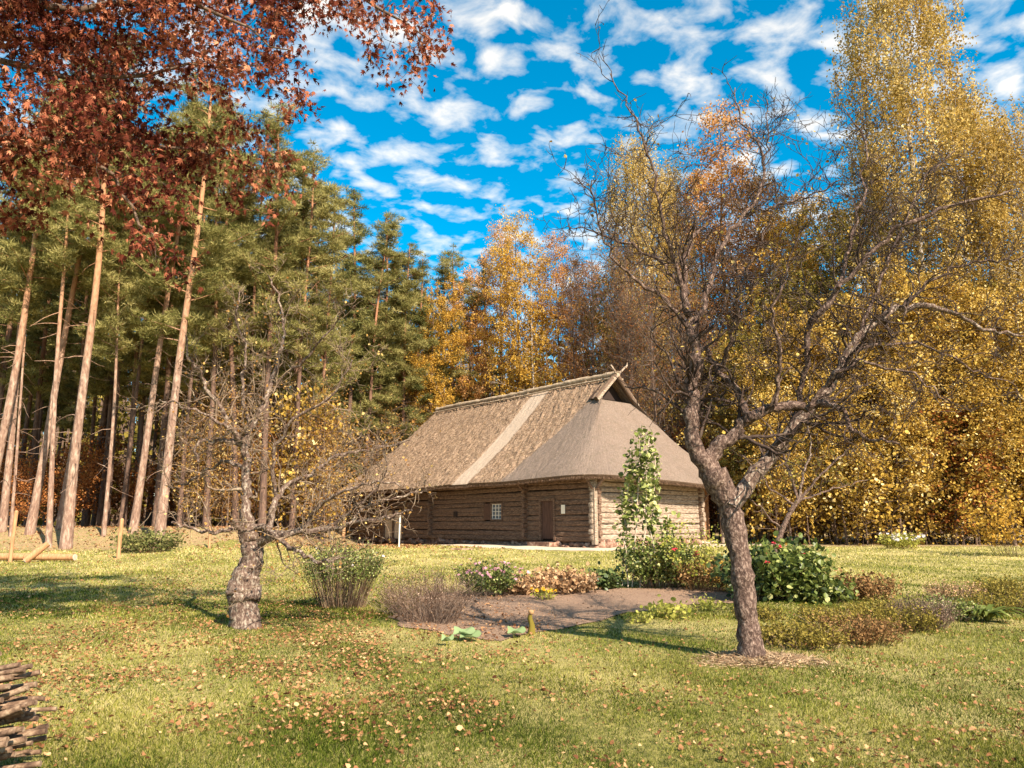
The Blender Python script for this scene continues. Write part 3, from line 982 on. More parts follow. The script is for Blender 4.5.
# gablet
b = MB()
gy = RY0 + .55
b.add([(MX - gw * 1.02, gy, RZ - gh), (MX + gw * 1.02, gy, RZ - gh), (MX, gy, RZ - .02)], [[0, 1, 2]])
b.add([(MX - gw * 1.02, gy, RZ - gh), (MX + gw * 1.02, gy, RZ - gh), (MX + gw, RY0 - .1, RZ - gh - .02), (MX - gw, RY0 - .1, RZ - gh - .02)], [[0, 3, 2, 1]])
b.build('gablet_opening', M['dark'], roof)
for s_ in (-1, 1):
    b = MB()
    fy = RY0 - .32 + .05 * s_
    b.bar((MX + s_ * (gw + .18), fy, RZ - gh - .12), (MX - s_ * .62, fy, RZ + .75), .05, .2, up=(0, 1, 0)) if False else None
    a_ = np.array([MX + s_ * (gw + .2), fy, RZ - gh - .15]); c_ = np.array([MX - s_ * .55, fy, RZ + .48])
    dvec = (c_ - a_) / np.linalg.norm(c_ - a_); perp = np.array([dvec[2], 0, -dvec[0]]) * .085
    th_ = np.array([0, .03, 0])
    pts = []
    for e, w_ in ((a_, 1.0), (c_, .55)):
        pts += [e - perp * w_ - th_, e + perp * w_ - th_, e + perp * w_ + th_, e - perp * w_ + th_]
    b.add(pts, [[0, 1, 2, 3], [7, 6, 5, 4], [0, 4, 5, 1], [1, 5, 6, 2], [2, 6, 7, 3], [3, 7, 4, 0]])
    if s_ < 0:   # the horn of the finial bends up
        b.tube([c_, c_ + (.12, 0, .02), c_ + (.22, 0, .16), c_ + (.24, 0, .32)], [.07, .06, .05, .02], 6)
    b.build('bargeboard', M['sunlit_pale_log'], roof)
b = MB()
for s_ in (-1, 1):   # thatch edge behind the boards
    pth = [(MX + s_ * (gw + .1), RY0 - .16, RZ - gh - .1), (MX + s_ * gw * .5, RY0 - .16, RZ - gh * .5), (MX, RY0 - .16, RZ)]
    b.tube(pth, [.17, .17, .17], 8)
b.build('gablet_edge', M['eave'], roof, smoothf=True)


# ------------------------------------------------------------------ branchy trees (apple)
def wig(p0, d, L_, n, bend, up, rs):
    """a wandering twig"""
    P = [np.asarray(p0, float)]; d = np.asarray(d, float); d = d / np.linalg.norm(d)
    st = L_ / n
    for _ in range(n):
        d = d + rs.normal(0, bend, 3) + np.array([0, 0, up])
        d /= np.linalg.norm(d)
        P.append(P[-1] + d * st)
    return np.array(P)


def crown_twigs(limbs, seed, n1=3.2, len1=1.0, n2=6.0, n3=7.0, up=.06, rmin=.0044, thick=1.0, maxz=None):
    """limbs: list of (points, radii). returns two lists: branches and fine twigs, plus twig tips"""
    rs = np.random.default_rng(seed)
    out1, out2, out3, tips = [], [], [], []
    for P, Rr in limbs:
        P = np.asarray(P, float)
        seg = np.linalg.norm(np.diff(P, axis=0), axis=1); Lt = seg.sum()
        cum = np.concatenate([[0], np.cumsum(seg)]) / Lt
        k = max(1, int(Lt * n1))
        Rr = np.asarray(Rr)
        for t_ in rs.uniform(.12, 1.0, k):
            q = np.array([np.interp(t_, cum, P[:, a]) for a in range(3)])
            i = min(np.searchsorted(cum, t_), len(P) - 1); T = P[i] - P[i - 1]; T /= np.linalg.norm(T) + 1e-9
            rd = rs.normal(size=3); rd -= rd.dot(T) * T; rd /= np.linalg.norm(rd)
            d = T * rs.uniform(.2, .9) + rd * rs.uniform(.6, 1.1) + np.array([0, 0, .3])
            r0 = max(.006, np.interp(t_, cum, Rr) * rs.uniform(.18, .42))
            l1 = len1 * rs.uniform(.45, 1.25) * (1.15 - .5 * t_)
            b1 = wig(q, d, l1, 8, .30, up, rs)
            out1.append((b1, np.linspace(r0, r0 * .35, 9) * thick))
            kk = max(1, int(l1 * n2))
            for _ in range(kk):
                t2 = rs.uniform(.15, 1); i2 = int(t2 * 7.99); q2 = b1[i2] + (b1[i2 + 1] - b1[i2]) * (t2 * 8 - i2)
                T2 = b1[i2 + 1] - b1[i2]; T2 /= np.linalg.norm(T2)
                rd = rs.normal(size=3); rd -= rd.dot(T2) * T2; rd /= np.linalg.norm(rd)
                l2 = l1 * rs.uniform(.2, .6)
                b2 = wig(q2, T2 * .7 + rd * rs.uniform(.6, 1.2) + np.array([0, 0, .15]), l2, 5, .34, up, rs)
                r2 = max(rmin * 1.1, r0 * .35)
                out2.append((b2, np.linspace(r2, r2 * .5, 6)))
                for _ in range(max(1, int(l2 * n3))):
                    i3 = rs.integers(1, 6); q3 = b2[i3]
                    l3 = rs.uniform(.06, .26)
                    b3 = wig(q3, (b2[i3] - b2[i3 - 1]) / (l2 / 5) * .6 + rs.normal(size=3) * .8, l3, 3, .2, up, rs)
                    out3.append((b3, np.linspace(rmin, rmin * .6, 4)))
                    tips.append(b3[-1])
                tips.append(b2[-1])
    return out1, out2, out3, np.array(tips)


def resample(P, Rr, n, jit, rs):
    P = np.asarray(P, float); Rr = np.asarray(Rr, float)
    seg = np.linalg.norm(np.diff(P, axis=0), axis=1); c = np.concatenate([[0], np.cumsum(seg)]); c /= c[-1]
    t_ = np.linspace(0, 1, n)
    # smooth with catmull style interpolation
    Q = np.stack([np.interp(t_, c, P[:, a]) for a in range(3)], -1)
    for _ in range(2):
        Q[1:-1] = (Q[:-2] + Q[1:-1] * 2 + Q[2:]) / 4
    Q[1:-1] += rs.normal(0, jit, (n - 2, 3))
    return Q, np.interp(t_, c, Rr)


def limb_px(pts, Y0, dys, rpx):
    """traced limb: pixel points, depth offsets, radius in pixels at base and tip"""
    n = len(pts)
    dy = np.interp(np.linspace(0, 1, n), np.linspace(0, 1, len(dys)), dys)
    P = np.array([at(p[0], p[1], Y0 + d) for p, d in zip(pts, dy)])
    Rr = np.interp(np.linspace(0, 1, n), np.linspace(0, 1, len(rpx)), rpx) * Y0 / F * .84
    return P, Rr


def apple_tree(name, base, trunk, limbs_a, label, bark_t, seed, leafs, n1, len1, n2, n3, leafmat, leafsize, roughness=.07):
    root = empty(name, base, 0, label, 'tree')
    rs = np.random.default_rng(seed)
    b = MB()
    Q, Rr = resample(trunk[0], trunk[1], 36, .008, rs)
    Q[0] = base - np.array([0, 0, .12])
    Rr = Rr * (1 + .05 * np.sin(np.linspace(0, 21, 36)) + .04 * rs.normal(size=36))
    Rr[:4] *= np.array([1.16, 1.08, 1.04, 1.0])
    b.tube(Q, Rr, 26, .5, 0, rough=.035)
    for _ in range(7):     # knots
        i = rs.integers(4, 34); a = rs.uniform(0, 6.28)
        o = Q[i] + Rr[i] * .78 * np.array([math.cos(a), math.sin(a), 0])
        stone_mesh(b, o, np.array([1, 1, 1.2]) * Rr[i] * rs.uniform(.25, .42), int(rs.integers(1e6)))
    b.build('trunk', M[bark_t], root, base, True)
    full = []
    for li_, (P, rr) in enumerate(limbs_a):
        rr = rr * (1.0 if li_ < 3 else (.72 if n1 > 8 else .8)) * np.linspace(1, .8, len(rr))
        Q, R2 = resample(P, rr, max(8, int(len(P) * 4)), .020, rs)
        R2 = R2 * (1 + .07 * rs.normal(size=len(R2)))
        full.append((Q, R2))
        b = MB(); b.tube(Q, R2, 9, .5, 0, rough=.06)
        b.build('limb', M['apple_lichen' if li_ == 2 else bark_t], root, base, True)
    o1, o2, o3, tips = crown_twigs(full, seed + 1, n1, len1, n2, n3)
    b = MB()
    for P, rr in o1: b.tube(P, rr, 5, rs.uniform(), cap=False)
    for P, rr in o2: b.tube(P, rr, 3, rs.uniform(), cap=False)
    for P, rr in o3: b.tube(P, rr, 3, rs.uniform(), cap=False)
    b.build('twigs', M['twig'] if bark_t == 'apple_bark' else M['twig_light'], root, base, True)
    if leafs and len(tips):
        k = min(leafs, len(tips)); idx = rs.choice(len(tips), k, replace=False)
        b = MB()
        b.stamp(BROAD[0], BROAD[1], tips[idx], rand_rot(k, .2), rs.uniform(leafsize * .6, leafsize * 1.3, k), rs.uniform(0, 1, k))
        b.build('leaves', M[leafmat], root, base)
    print(name, len(o1), len(o2), len(o3))
    return root


M['twig_light'] = bark_mat('twig_light', (.07, .042, .028), (.19, .13, .085), (.40, .31, .21), 10, (1, 1, .5), .005)
Yr = 8.55
rb = gnd(752, 659)
Yr = rb[1]
trunk = limb_px([(752, 659), (749, 630), (745, 600), (741, 565), (735, 530), (728, 505), (720, 488), (713, 472)], Yr, [0, 0, .05, 0], [14.5, 12.5, 12, 12, 12.5, 13.5, 15, 15])
lr = [
    limb_px([(715, 478), (706, 463), (694, 450), (690, 420), (694, 385), (696, 352), (691, 330), (684, 300), (682, 262), (690, 240), (708, 222)], Yr, [0, -.1, .1], [13, 11, 9, 7, 5.5, 4, 2.5]),
    limb_px([(708, 462), (720, 444), (735, 432), (752, 417), (775, 406), (811, 405), (838, 404), (850, 426), (872, 440), (900, 444)], Yr, [0, -.25, -.5], [11, 8, 7, 6, 4, 2.5, 1.5]),
    limb_px([(730, 508), (745, 490), (759, 470), (779, 446), (803, 418), (832, 388), (846, 355), (870, 323), (902, 307), (933, 307), (955, 318), (990, 330), (1022, 336)], Yr, [0, .2, .5, .8], [11, 9, 7, 6, 5, 3.5, 2]),
    limb_px([(748, 422), (742, 400), (722, 373), (702, 349), (690, 336)], Yr, [-.2, -.05, .1], [6.5, 6, 5.5, 4]),
    limb_px([(796, 424), (806, 370), (812, 322), (838, 288), (881, 243), (915, 219), (965, 202), (1012, 190)], Yr, [.4, -.1, -.6, -.9], [5.5, 5.5, 5, 4, 2]),
    limb_px([(690, 335), (705, 300), (712, 262), (735, 225), (760, 198), (764, 158), (752, 135), (737, 111), (735, 88)], Yr, [.1, .5, .8], [5, 4.5, 3.5, 2.5, 1.2]),
    limb_px([(764, 160), (768, 130), (767, 99)], Yr, [.8, .9], [2, 1.3, .9]),
    limb_px([(745, 215), (775, 205), (797, 201), (825, 190), (840, 180)], Yr, [.6, .3], [3, 2, 1.2]),
    limb_px([(683, 300), (676, 262), (662, 228), (655, 180), (645, 143), (633, 113), (610, 73)], Yr, [0, -.4, -.6], [4.5, 3.5, 2.5, 1.8, 1]),
    limb_px([(692, 330), (670, 305), (640, 282), (615, 262), (600, 230), (592, 180)], Yr, [.1, -.3, -.8], [4, 3, 2.2, 1.3]),
    limb_px([(684, 290), (660, 262), (625, 240), (590, 232), (567, 226)], Yr, [.1, .5, .9], [3.5, 2.5, 1.2]),
    limb_px([(838, 288), (850, 240), (862, 200), (868, 146), (843, 106)], Yr, [-.3, .1, .4], [3.5, 2.8, 2, 1.1]),
    limb_px([(862, 330), (880, 280), (900, 230), (930, 170), (955, 150)], Yr, [.6, 1.0, 1.2], [3.5, 2.5, 1.3]),
    limb_px([(775, 406), (782, 360), (770, 310), (790, 262), (800, 230)], Yr, [-.3, -.8, -1.1], [4, 3, 2, 1.2]),
    limb_px([(902, 307), (930, 280), (965, 262), (1010, 262), (1040, 250)], Yr, [.6, .2, -.2], [3.5, 2.5, 1.2]),
    limb_px([(811, 405), (835, 372), (870, 360), (910, 372), (950, 400)], Yr, [-.4, -.8, -1.1], [3.5, 2.5, 1.2]),
    limb_px([(720, 371), (735, 330), (740, 285), (760, 250), (770, 215)], Yr, [0, -.7, -1.1], [4, 3, 1.5]),
    limb_px([(846, 355), (872, 345), (920, 342), (975, 372), (1015, 385)], Yr, [.5, .9, 1.3], [3.5, 2.5, 1.2]),
]
M['apple_bark_r'] = M['apple_bark']
apple_tree('apple_tree', rb, trunk, lr, 'gnarled nearly leafless old apple tree with forked trunk standing in a ring of straw', 'apple_bark', 11, 620, 9.5, .92, 8.0, 6.5, 'gold_leaves', .045)

lb = gnd(246, 628); Yl = lb[1]
trunk = limb_px([(246, 628), (244, 612), (243, 596), (245, 578), (253, 560), (252, 545), (250, 528)], Yl, [0, 0], [15.5, 16, 18.5, 16, 11.5, 12.5, 12])
ll = [
    limb_px([(249, 532), (247, 505), (246, 475), (247, 445), (238, 436), (229, 428), (219, 405), (205, 385), (190, 360), (186, 335)], Yl, [0, 0, -.3, -.8], [7, 5.2, 4.8, 4, 3, 2, 1.2]),
    limb_px([(247, 447), (250, 427), (262, 410), (272, 385), (285, 335), (280, 300), (268, 275)], Yl, [0, .2, .6, .9], [4.5, 3.8, 3, 2, 1.2]),
    limb_px([(247, 446), (228, 441), (199, 441), (193, 450), (198, 462)], Yl, [0, -.3], [3.5, 2.5, 1.5]),
    limb_px([(256, 548), (264, 540), (276, 533), (304, 532), (323, 530), (349, 524), (388, 517), (412, 510)], Yl, [0, -.3, -.5, -.8], [8, 6, 5, 4, 2.8, 1.5]),
    limb_px([(250, 528), (268, 528), (284, 543), (300, 555), (322, 562), (345, 558)], Yl, [0, -.6, -1.1], [5.5, 3.8, 2.8, 1.4]),
    limb_px([(246, 525), (232, 530), (216, 533), (190, 529), (172, 522)], Yl, [0, -.5, -.8], [4.5, 3, 1.6]),
    limb_px([(262, 542), (272, 515), (276, 495), (290, 483), (310, 475), (336, 455), (382, 449), (410, 440)], Yl, [-.1, .4, .8], [5.5, 4.5, 3.5, 2.5, 1.2]),
    limb_px([(304, 532), (318, 505), (345, 492), (375, 480), (400, 486)], Yl, [-.3, -.8, -1.2], [3.5, 2.5, 1.2]),
    limb_px([(247, 470), (225, 460), (205, 470), (180, 490), (165, 485)], Yl, [0, .5, .8], [3, 2, 1.2]),
    limb_px([(276, 495), (270, 460), (290, 420), (330, 400), (352, 360)], Yl, [.3, -.2, -.6], [3.5, 2.5, 1.2]),
    limb_px([(250, 427), (240, 390), (248, 350), (235, 320), (240, 290)], Yl, [.1, .5, .8], [3, 2.2, 1.2]),
    limb_px([(349, 524), (365, 505), (395, 498), (425, 490)], Yl, [-.6, -.3], [2.5, 1.8, 1]),
    limb_px([(323, 530), (350, 512), (372, 496), (388, 470), (382, 440)], Yl, [-.4, -1.0], [2.8, 2, 1]),
    limb_px([(229, 428), (205, 415), (180, 405), (160, 400)], Yl, [-.3, -.9], [2.6, 1.8, 1]),
    limb_px([(272, 385), (300, 365), (330, 330), (345, 310)], Yl, [.6, .2, -.3], [2.6, 1.8, 1]),
]
apple_tree('apple_tree', lb, trunk, ll, 'small crooked apple tree with swollen lichen-covered trunk on the leaf-strewn lawn', 'apple_lichen', 23, 1100, 7.0, .95, 7.0, 6, 'tan_leaves', .042)

# small leaning apple tree behind the dahlias
sb = on(wx(772, 24), 24)
Ys = 24
trunk = limb_px([(776, 548), (782, 530), (790, 512), (800, 498)], Ys, [0, 0], [3.6, 3, 2.8, 2.6])
lq = [limb_px([(800, 500), (815, 480), (835, 462), (850, 448)], Ys, [0, -.4], [2, 1.4, .8]), limb_px([(798, 500), (790, 475), (782, 450), (770, 432)], Ys, [0, .5], [2, 1.4, .8]),
      limb_px([(800, 500), (802, 475), (812, 450), (808, 425)], Ys, [0, .3], [2, 1.4, .8]), limb_px([(795, 505), (770, 488), (755, 470), (742, 455)], Ys, [0, -.6], [2, 1.2, .8]),
      limb_px([(800, 500), (830, 490), (850, 484), (868, 480)], Ys, [0, .8], [1.8, 1.2, .7]), limb_px([(782, 530), (765, 512), (752, 500)], Ys, [0, -.4], [1.6, 1.2, .7])]
apple_tree('fruit_tree', sb, trunk, lq, 'slim leaning fruit tree with thin grey-green crown behind the dahlia bush', 'apple_bark', 31, 2600, 4.0, .95, 5.5, 4, 'olive_leaves', .09)


# ------------------------------------------------------------------ pines
def pine(root_mb, H, r0, c0, cr, seed, dense=1.0, spruce=False, dead=True, clump=.42):
    """returns trunk builder and crown builder, base at origin"""
    rs = np.random.default_rng(seed)
    tb = MB(); cb = MB()
    n = 14
    z = np.linspace(-.4, H, n)
    P = np.stack([.10 * np.sin(z * .3 + seed) * z / H * 2, .10 * np.cos(z * .25 + seed * 2) * z / H * 2, z], -1)
    P[:, :2] -= P[1, :2]
    Rr = r0 * (1 - .72 * (z / H).clip(0, 1)) ; Rr[0] *= 1.3; Rr[1] *= 1.08; Rr[-1] = .03
    tb.tube(P, Rr, 10, .5, cap=False)
    def ax(zz): return np.array([np.interp(zz, z, P[:, 0]), np.interp(zz, z, P[:, 1]), zz])
    cents = []; dirs = []
    nb_ = int((64 if spruce else 42) * dense)
    for i in range(nb_):
        t_ = (i + rs.uniform(0, 1)) / nb_
        zz = H * (c0 + (1 - c0) * t_)
        a = rs.uniform(0, 6.283)
        if spruce:
            L_ = cr * (1 - t_) ** .8 * rs.uniform(.75, 1.1) + .25; rise = -.25 + .6 * t_
        else:
            L_ = cr * (math.sin(math.pi * (t_ * .82 + .16)) ** .7) * rs.uniform(.55, 1.15) + .2; rise = rs.uniform(-.05, .35) + .5 * t_
        d = np.array([math.cos(a), math.sin(a), rise])
        q = wig(ax(zz), d, L_, 5, .10, .03 if not spruce else .01, rs)
        tb.tube(q, np.linspace(max(.025, r0 * .16), .012, 6), 4, .5, cap=False)
        m = int(L_ * (5.5 if not spruce else 6))
        for _ in range(m + 1):
            u = rs.uniform(.3 if not spruce else .12, 1.02) * 5; k = min(int(u), 4)
            c = q[k] + (q[k + 1] - q[k]) * (u - k) + rs.normal(0, .26 if not spruce else .14, 3) * np.array([1, 1, .55])
            cents.append(c); dirs.append(q[k + 1] - q[k])
    cents = np.array(cents); dirs = np.array(dirs)
    m = 58
    n = len(cents) * m
    C = np.repeat(cents, m, 0)
    v = rs.normal(size=(n, 3)) * np.array([1, 1, .55]); v /= np.linalg.norm(v, axis=1)[:, None]
    Pn = C + v * clump * rs.uniform(.0, .8, (n, 1)) * np.array([1, 1, .6])
    D = v + np.array([0, 0, .5 if not spruce else -.15]) + rs.normal(0, .4, (n, 3))
    cr_ = np.repeat(rs.normal(.5, .16, len(cents)), m)
    cb.stamp(NEED[0], NEED[1], Pn, dir_rot(D, rs.uniform(0, 6.28, n)), np.stack([rs.uniform(.025, .055, n), rs.uniform(.14, .34, n), np.ones(n)], -1), np.clip(cr_ + rs.normal(0, .13, n), 0, 1))
    if dead:
        for _ in range(14):
            zz = H * rs.uniform(min(.1, c0 * .5), c0); a = rs.uniform(0, 6.28)
            q = wig(ax(zz), (math.cos(a), math.sin(a), rs.uniform(-.4, .2)), rs.uniform(.4, 1.6), 4, .2, -.03, rs)
            tb.tube(q, np.linspace(.025, .008, 5), 3, .5, cap=False)
    return tb, cb


def place_tree(name, tb, cb, tm, cm, label, cat, group=None, loc=(0, 0, 0), rot=(0, 0, 0)):
    r = empty(name, loc, 0, label, cat, group); r.rotation_euler = rot
    tb.build('trunk', M[tm], r, smoothf=True)
    if cb is not None and cb.n:
        cb.build('crown', M[cm], r)
    return r


def lean_rot(px0, py0, px1, py1, Y):
    """tilt (about the y axis, plus spin) of a trunk that shows as this line"""
    a = at(px0, py0, Y); b_ = at(px1, py1, Y)
    return math.atan2(b_[0] - a[0], b_[2] - a[2])


# front pines: base px, base Y, line top px/py, radius px, crown start, crown radius, height, label
FP = [
    (-16, 530, 38, 264, 37.0, 5.2, .50, 2.6, 25, 'thick pine leaning in from beyond the left edge of the wood', 'pine_bark'),
    (3, 529, 16, 387, 39.0, 4.2, .52, 2.4, 25, 'pine with pink-brown bark just behind the leftmost leaning pine', 'pine_bark'),
    (12, 526, 20, 406, 38.0, 1.8, .55, 1.6, 20, 'pale pole-thin pine beside the leftmost round fence post', 'pine_bark'),
    (31, 529, 58, 390, 38.5, 4.6, .50, 2.6, 26, 'leaning pine with reddish upper bark behind the lying log', 'pine_bark'),
    (51, 551, 61, 264, 35.5, 3.1, .56, 1.9, 24, 'slim straight pine rising behind the leaning wooden slab', 'pine_bark'),
    (68, 552, 97, 272, 35.0, 5.8, .55, 2.8, 26, 'stout pale pine trunk, nearest of the wood, beside the slim straight pine', 'pine_bark'),
    (60, 533, 75, 440, 40.0, 3.6, .5, 2.2, 25, 'pine half hidden behind the stout pale pine', 'pine_bark'),
    (105, 534, 115, 387, 38.0, 2.3, .5, 1.8, 18, 'thin pale pine standing behind the fresh cut middle fence post', 'pine_bark'),
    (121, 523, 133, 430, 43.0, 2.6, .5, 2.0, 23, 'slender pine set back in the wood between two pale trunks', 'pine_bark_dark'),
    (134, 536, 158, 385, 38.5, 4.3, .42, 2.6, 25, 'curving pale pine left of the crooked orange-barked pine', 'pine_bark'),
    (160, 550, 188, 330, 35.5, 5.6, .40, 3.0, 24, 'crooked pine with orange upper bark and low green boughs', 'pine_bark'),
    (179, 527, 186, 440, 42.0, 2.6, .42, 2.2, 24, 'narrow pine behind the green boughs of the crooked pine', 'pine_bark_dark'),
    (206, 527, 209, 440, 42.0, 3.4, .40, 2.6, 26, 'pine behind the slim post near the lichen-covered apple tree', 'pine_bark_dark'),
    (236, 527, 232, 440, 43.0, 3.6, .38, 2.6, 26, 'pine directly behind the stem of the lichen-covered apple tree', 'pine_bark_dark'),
]
for k, (px, py, tx, ty, Y, rp, c0, cr_, H, lab, bk) in enumerate(FP):
    tb, cb = pine(None, H, rp * .86 * Y / F, c0, cr_, 100 + k, 1.0)
    x = wx(px, Y)
    place_tree('pine_tree', tb, cb, bk, 'pine_needles', lab, 'pine tree', 'pines along the left wood edge', on(x, Y), (0, lean_rot(px, py, tx, ty, Y) * .8, rng.uniform(0, .01)))
def clear_Y(px, Y):
    while True:
        a, b_ = hloc(wx(px, Y), Y)
        if (-2.8 < a < Wd + 2.8 and -2.8 < b_ < Ln + 3.0) or (335 < px < 735 and a < 3 and b_ < Ln + 3):
            Y += 1.0
        else:
            return Y


# prototypes for the wood behind
protos = []
for k, (H, r, c0, cr_, sp_) in enumerate([(25, .17, .42, 2.6, 0), (26, .2, .36, 2.9, 0), (24, .15, .30, 2.8, 0), (24, .18, .10, 2.7, 1)]):
    tb, cb = pine(None, H, r, c0, cr_, 300 + k, 1.15, bool(sp_))
    protos.append((tb, cb, bool(sp_)))
first = [None] * 4


def back_pine(kind, px, Y, H, label, group, tilt=0.0):
    tb, cb, sp_ = protos[kind]
    H0 = (25, 26, 24, 24)[kind]
    Yn = clear_Y(px, Y); H *= (Yn / Y) ** .93; Y = Yn
    loc = on(wx(px, Y), Y)
    s_ = H / H0
    rot = (random.uniform(-.02, .02), tilt, random.uniform(0, 6.28))
    if first[kind] is None:
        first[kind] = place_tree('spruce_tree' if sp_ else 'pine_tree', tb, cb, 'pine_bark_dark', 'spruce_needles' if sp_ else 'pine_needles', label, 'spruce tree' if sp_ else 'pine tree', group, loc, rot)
        first[kind].scale = (s_, s_, s_)
    else:
        copy_thing(first[kind], loc, rot, (s_ * random.uniform(.9, 1.15),) * 2 + (s_,), label, group)


g = 'tall conifers between the left wood and the house'
back_pine(1, 262, 42, 25.5, 'dense tall pine right of the copper maple boughs', g)
back_pine(0, 292, 44, 24.0, 'tall pine rising behind the right half of the small apple tree', g)
back_pine(2, 318, 47, 23.0, 'green pine left of the pair of pointed conifer tops', g)
back_pine(3, 345, 50, 24.5, 'dark conifer with its pointed top standing above its neighbours, left of the house', g)
back_pine(1, 374, 52, 24.0, 'broad pine beside the tallest pointed conifer', g)
back_pine(2, 398, 54, 22.5, 'green pine right behind the far end of the thatched roof', g)
back_pine(3, 414, 60, 23.5, 'narrow conifer just left of the first yellow tree', g)
back_pine(0, 452, 66, 26.5, 'pine top showing between yellow trees over the roof', g)
back_pine(3, 436, 68, 26.0, 'dark spruce tip beside the yellow tree over the far roof end', g)
back_pine(3, 482, 72, 28.0, 'dark spruce tip between the golden trees behind the roof', g)
g = 'pines deep in the left wood'
lab = 'pine standing deep in the shade of the left wood'
random.seed(5)
for i in range(62):
    px = -60 + (i * 37.7) % 480 + random.uniform(-9, 9)
    Y = random.uniform(44, 72) if px < 300 else random.uniform(56, 80)
    back_pine(i % 3, px, Y, random.uniform(21, 27), lab, g, random.uniform(-.04, .07))


# ------------------------------------------------------------------ broadleaved trees
def leafy(H, r0, c0, cr, seed, nleaf, lsize, droop=0.0, limbs=34, shape=.8, clump=.5, tmpl=DIA, rise=.7, upright=False):
    rs = np.random.default_rng(seed)
    tb = MB(); cb = MB()
    n = 12; z = np.linspace(-.3, H * .96, n)
    P = np.stack([.12 * np.sin(z * .4 + seed), .12 * np.cos(z * .33 + seed * 2), z], -1); P[:, :2] -= P[1, :2]
    Rr = r0 * (1 - .9 * (z / H).clip(0, 1)); tb.tube(P, Rr, 8, .5, cap=False)
    cents = []
    for i in range(limbs):
        t_ = (i + rs.uniform()) / limbs
        zz = H * (c0 + (1 - c0) * t_)
        a = i * 2.4 + rs.uniform(-.5, .5)
        env = math.sin(math.pi * min(1, (t_ * .85 + .12))) ** shape
        L_ = cr * env * rs.uniform(.7, 1.15) + .3
        rz = rise * rs.uniform(.6, 1.3) * (1.4 if upright else 1)
        q = wig((np.interp(zz, z, P[:, 0]), np.interp(zz, z, P[:, 1]), zz), (math.cos(a), math.sin(a), rz), L_ * (1 + rz * .3), 6, .16, -.03 - .05 * droop, rs)
        tb.tube(q, np.linspace(max(.02, r0 * .22 * (1 - t_)), .01, 7), 4, .5, cap=False)
        for _ in range(int(L_ * 4.5) + 2):
            u = rs.uniform(.25, 1.03) * 6; k = min(int(u), 5)
            c = q[k] + (q[k + 1] - q[k]) * (u - k) + rs.normal(0, clump * .8, 3)
            cents.append(c)
            if rs.uniform() < .4:
                s_ = wig(q[k], c - q[k] + 1e-3, np.linalg.norm(c - q[k]) + .2, 3, .15, 0, rs)
                tb.tube(s_, [.012, .01, .008, .006], 3, .5, cap=False)
    cents = np.array(cents)
    m = max(1, nleaf // len(cents)); n = len(cents) * m
    C = np.repeat(cents, m, 0)
    off = rs.normal(0, clump * .5, (n, 3))
    if droop:
        strand = np.repeat(rs.normal(0, clump * .55, (len(cents) * max(1, m // 16), 3)), 16, 0)
        strand = np.resize(strand, (n, 3)) * np.array([1, 1, .3])
        off = strand + rs.normal(0, .045, (n, 3)); off[:, 2] -= rs.uniform(0, 1.9 * droop, n)
    cv = np.repeat(rs.normal(.5, .2, len(cents)), m)
    cb.stamp(tmpl[0], tmpl[1], C + off, rand_rot(n, .3 if not droop else -.1), rs.uniform(lsize * .6, lsize * 1.35, n), np.clip(cv + rs.normal(0, .2, n), 0, 1))
    return tb, cb


LP = {
    'birch': (leafy(27, .24, .30, 3.6, 501, 64000, .13, 1.0, 64, .7), 27, 'birch_bark', 'birch_leaves', 'birch_tree', 'birch tree'),
    'yellow': (leafy(24, .20, .34, 3.0, 502, 24000, .14, .0, 36, .7), 24, 'wood_bark', 'yellow_leaves', 'yellow_tree', 'tree'),
    'yellow2': (leafy(22, .18, .22, 3.6, 503, 24000, .14, .15, 40, .6, .6), 22, 'birch_bark', 'yellow_leaves', 'yellow_tree', 'tree'),
    'orange': (leafy(25, .20, .30, 2.7, 504, 22000, .14, .0, 36, .7, .45), 25, 'wood_bark', 'orange_leaves', 'orange_tree', 'tree'),
    'gold': (leafy(15, .15, .26, 3.5, 505, 20000, .145, .0, 44, .5, .42, BROAD), 15, 'wood_bark', 'gold_leaves', 'lime_tree', 'tree'),
    'gold2': (leafy(13, .12, .22, 3.1, 506, 12000, .15, .0, 44, .45, .45, BROAD), 13, 'wood_bark', 'gold_leaves', 'hazel_tree', 'tree'),
    'bare': (leafy(23, .16, .25, 2.8, 507, 2500, .12, .0, 120, .6, .5, rise=1.2, upright=True), 23, 'wood_bark', 'copper_leaves', 'bare_tree', 'tree'),
    'olive': (leafy(18, .18, .12, 3.2, 508, 22000, .15, .1, 40, .6, .6), 18, 'wood_bark', 'olive_leaves', 'olive_green_tree', 'tree'),
    'slim': (leafy(6, .045, .04, 1.3, 510, 800, .17, .0, 22, .4, .45, BROAD), 6, 'wood_bark', 'gold_leaves', 'slim_sapling', 'sapling'),
    'rusty': (leafy(9, .06, .08, 1.9, 511, 2600, .12, .0, 34, .5, .6), 9, 'wood_bark', 'tan_leaves', 'rusty_sapling', 'sapling'),
    'copper': (leafy(7, .07, .10, 1.8, 509, 3500, .15, .0, 24, .5, .5, BROAD), 7, 'wood_bark', 'copper_leaves', 'copper_sapling', 'sapling'),
}
lfirst = {}


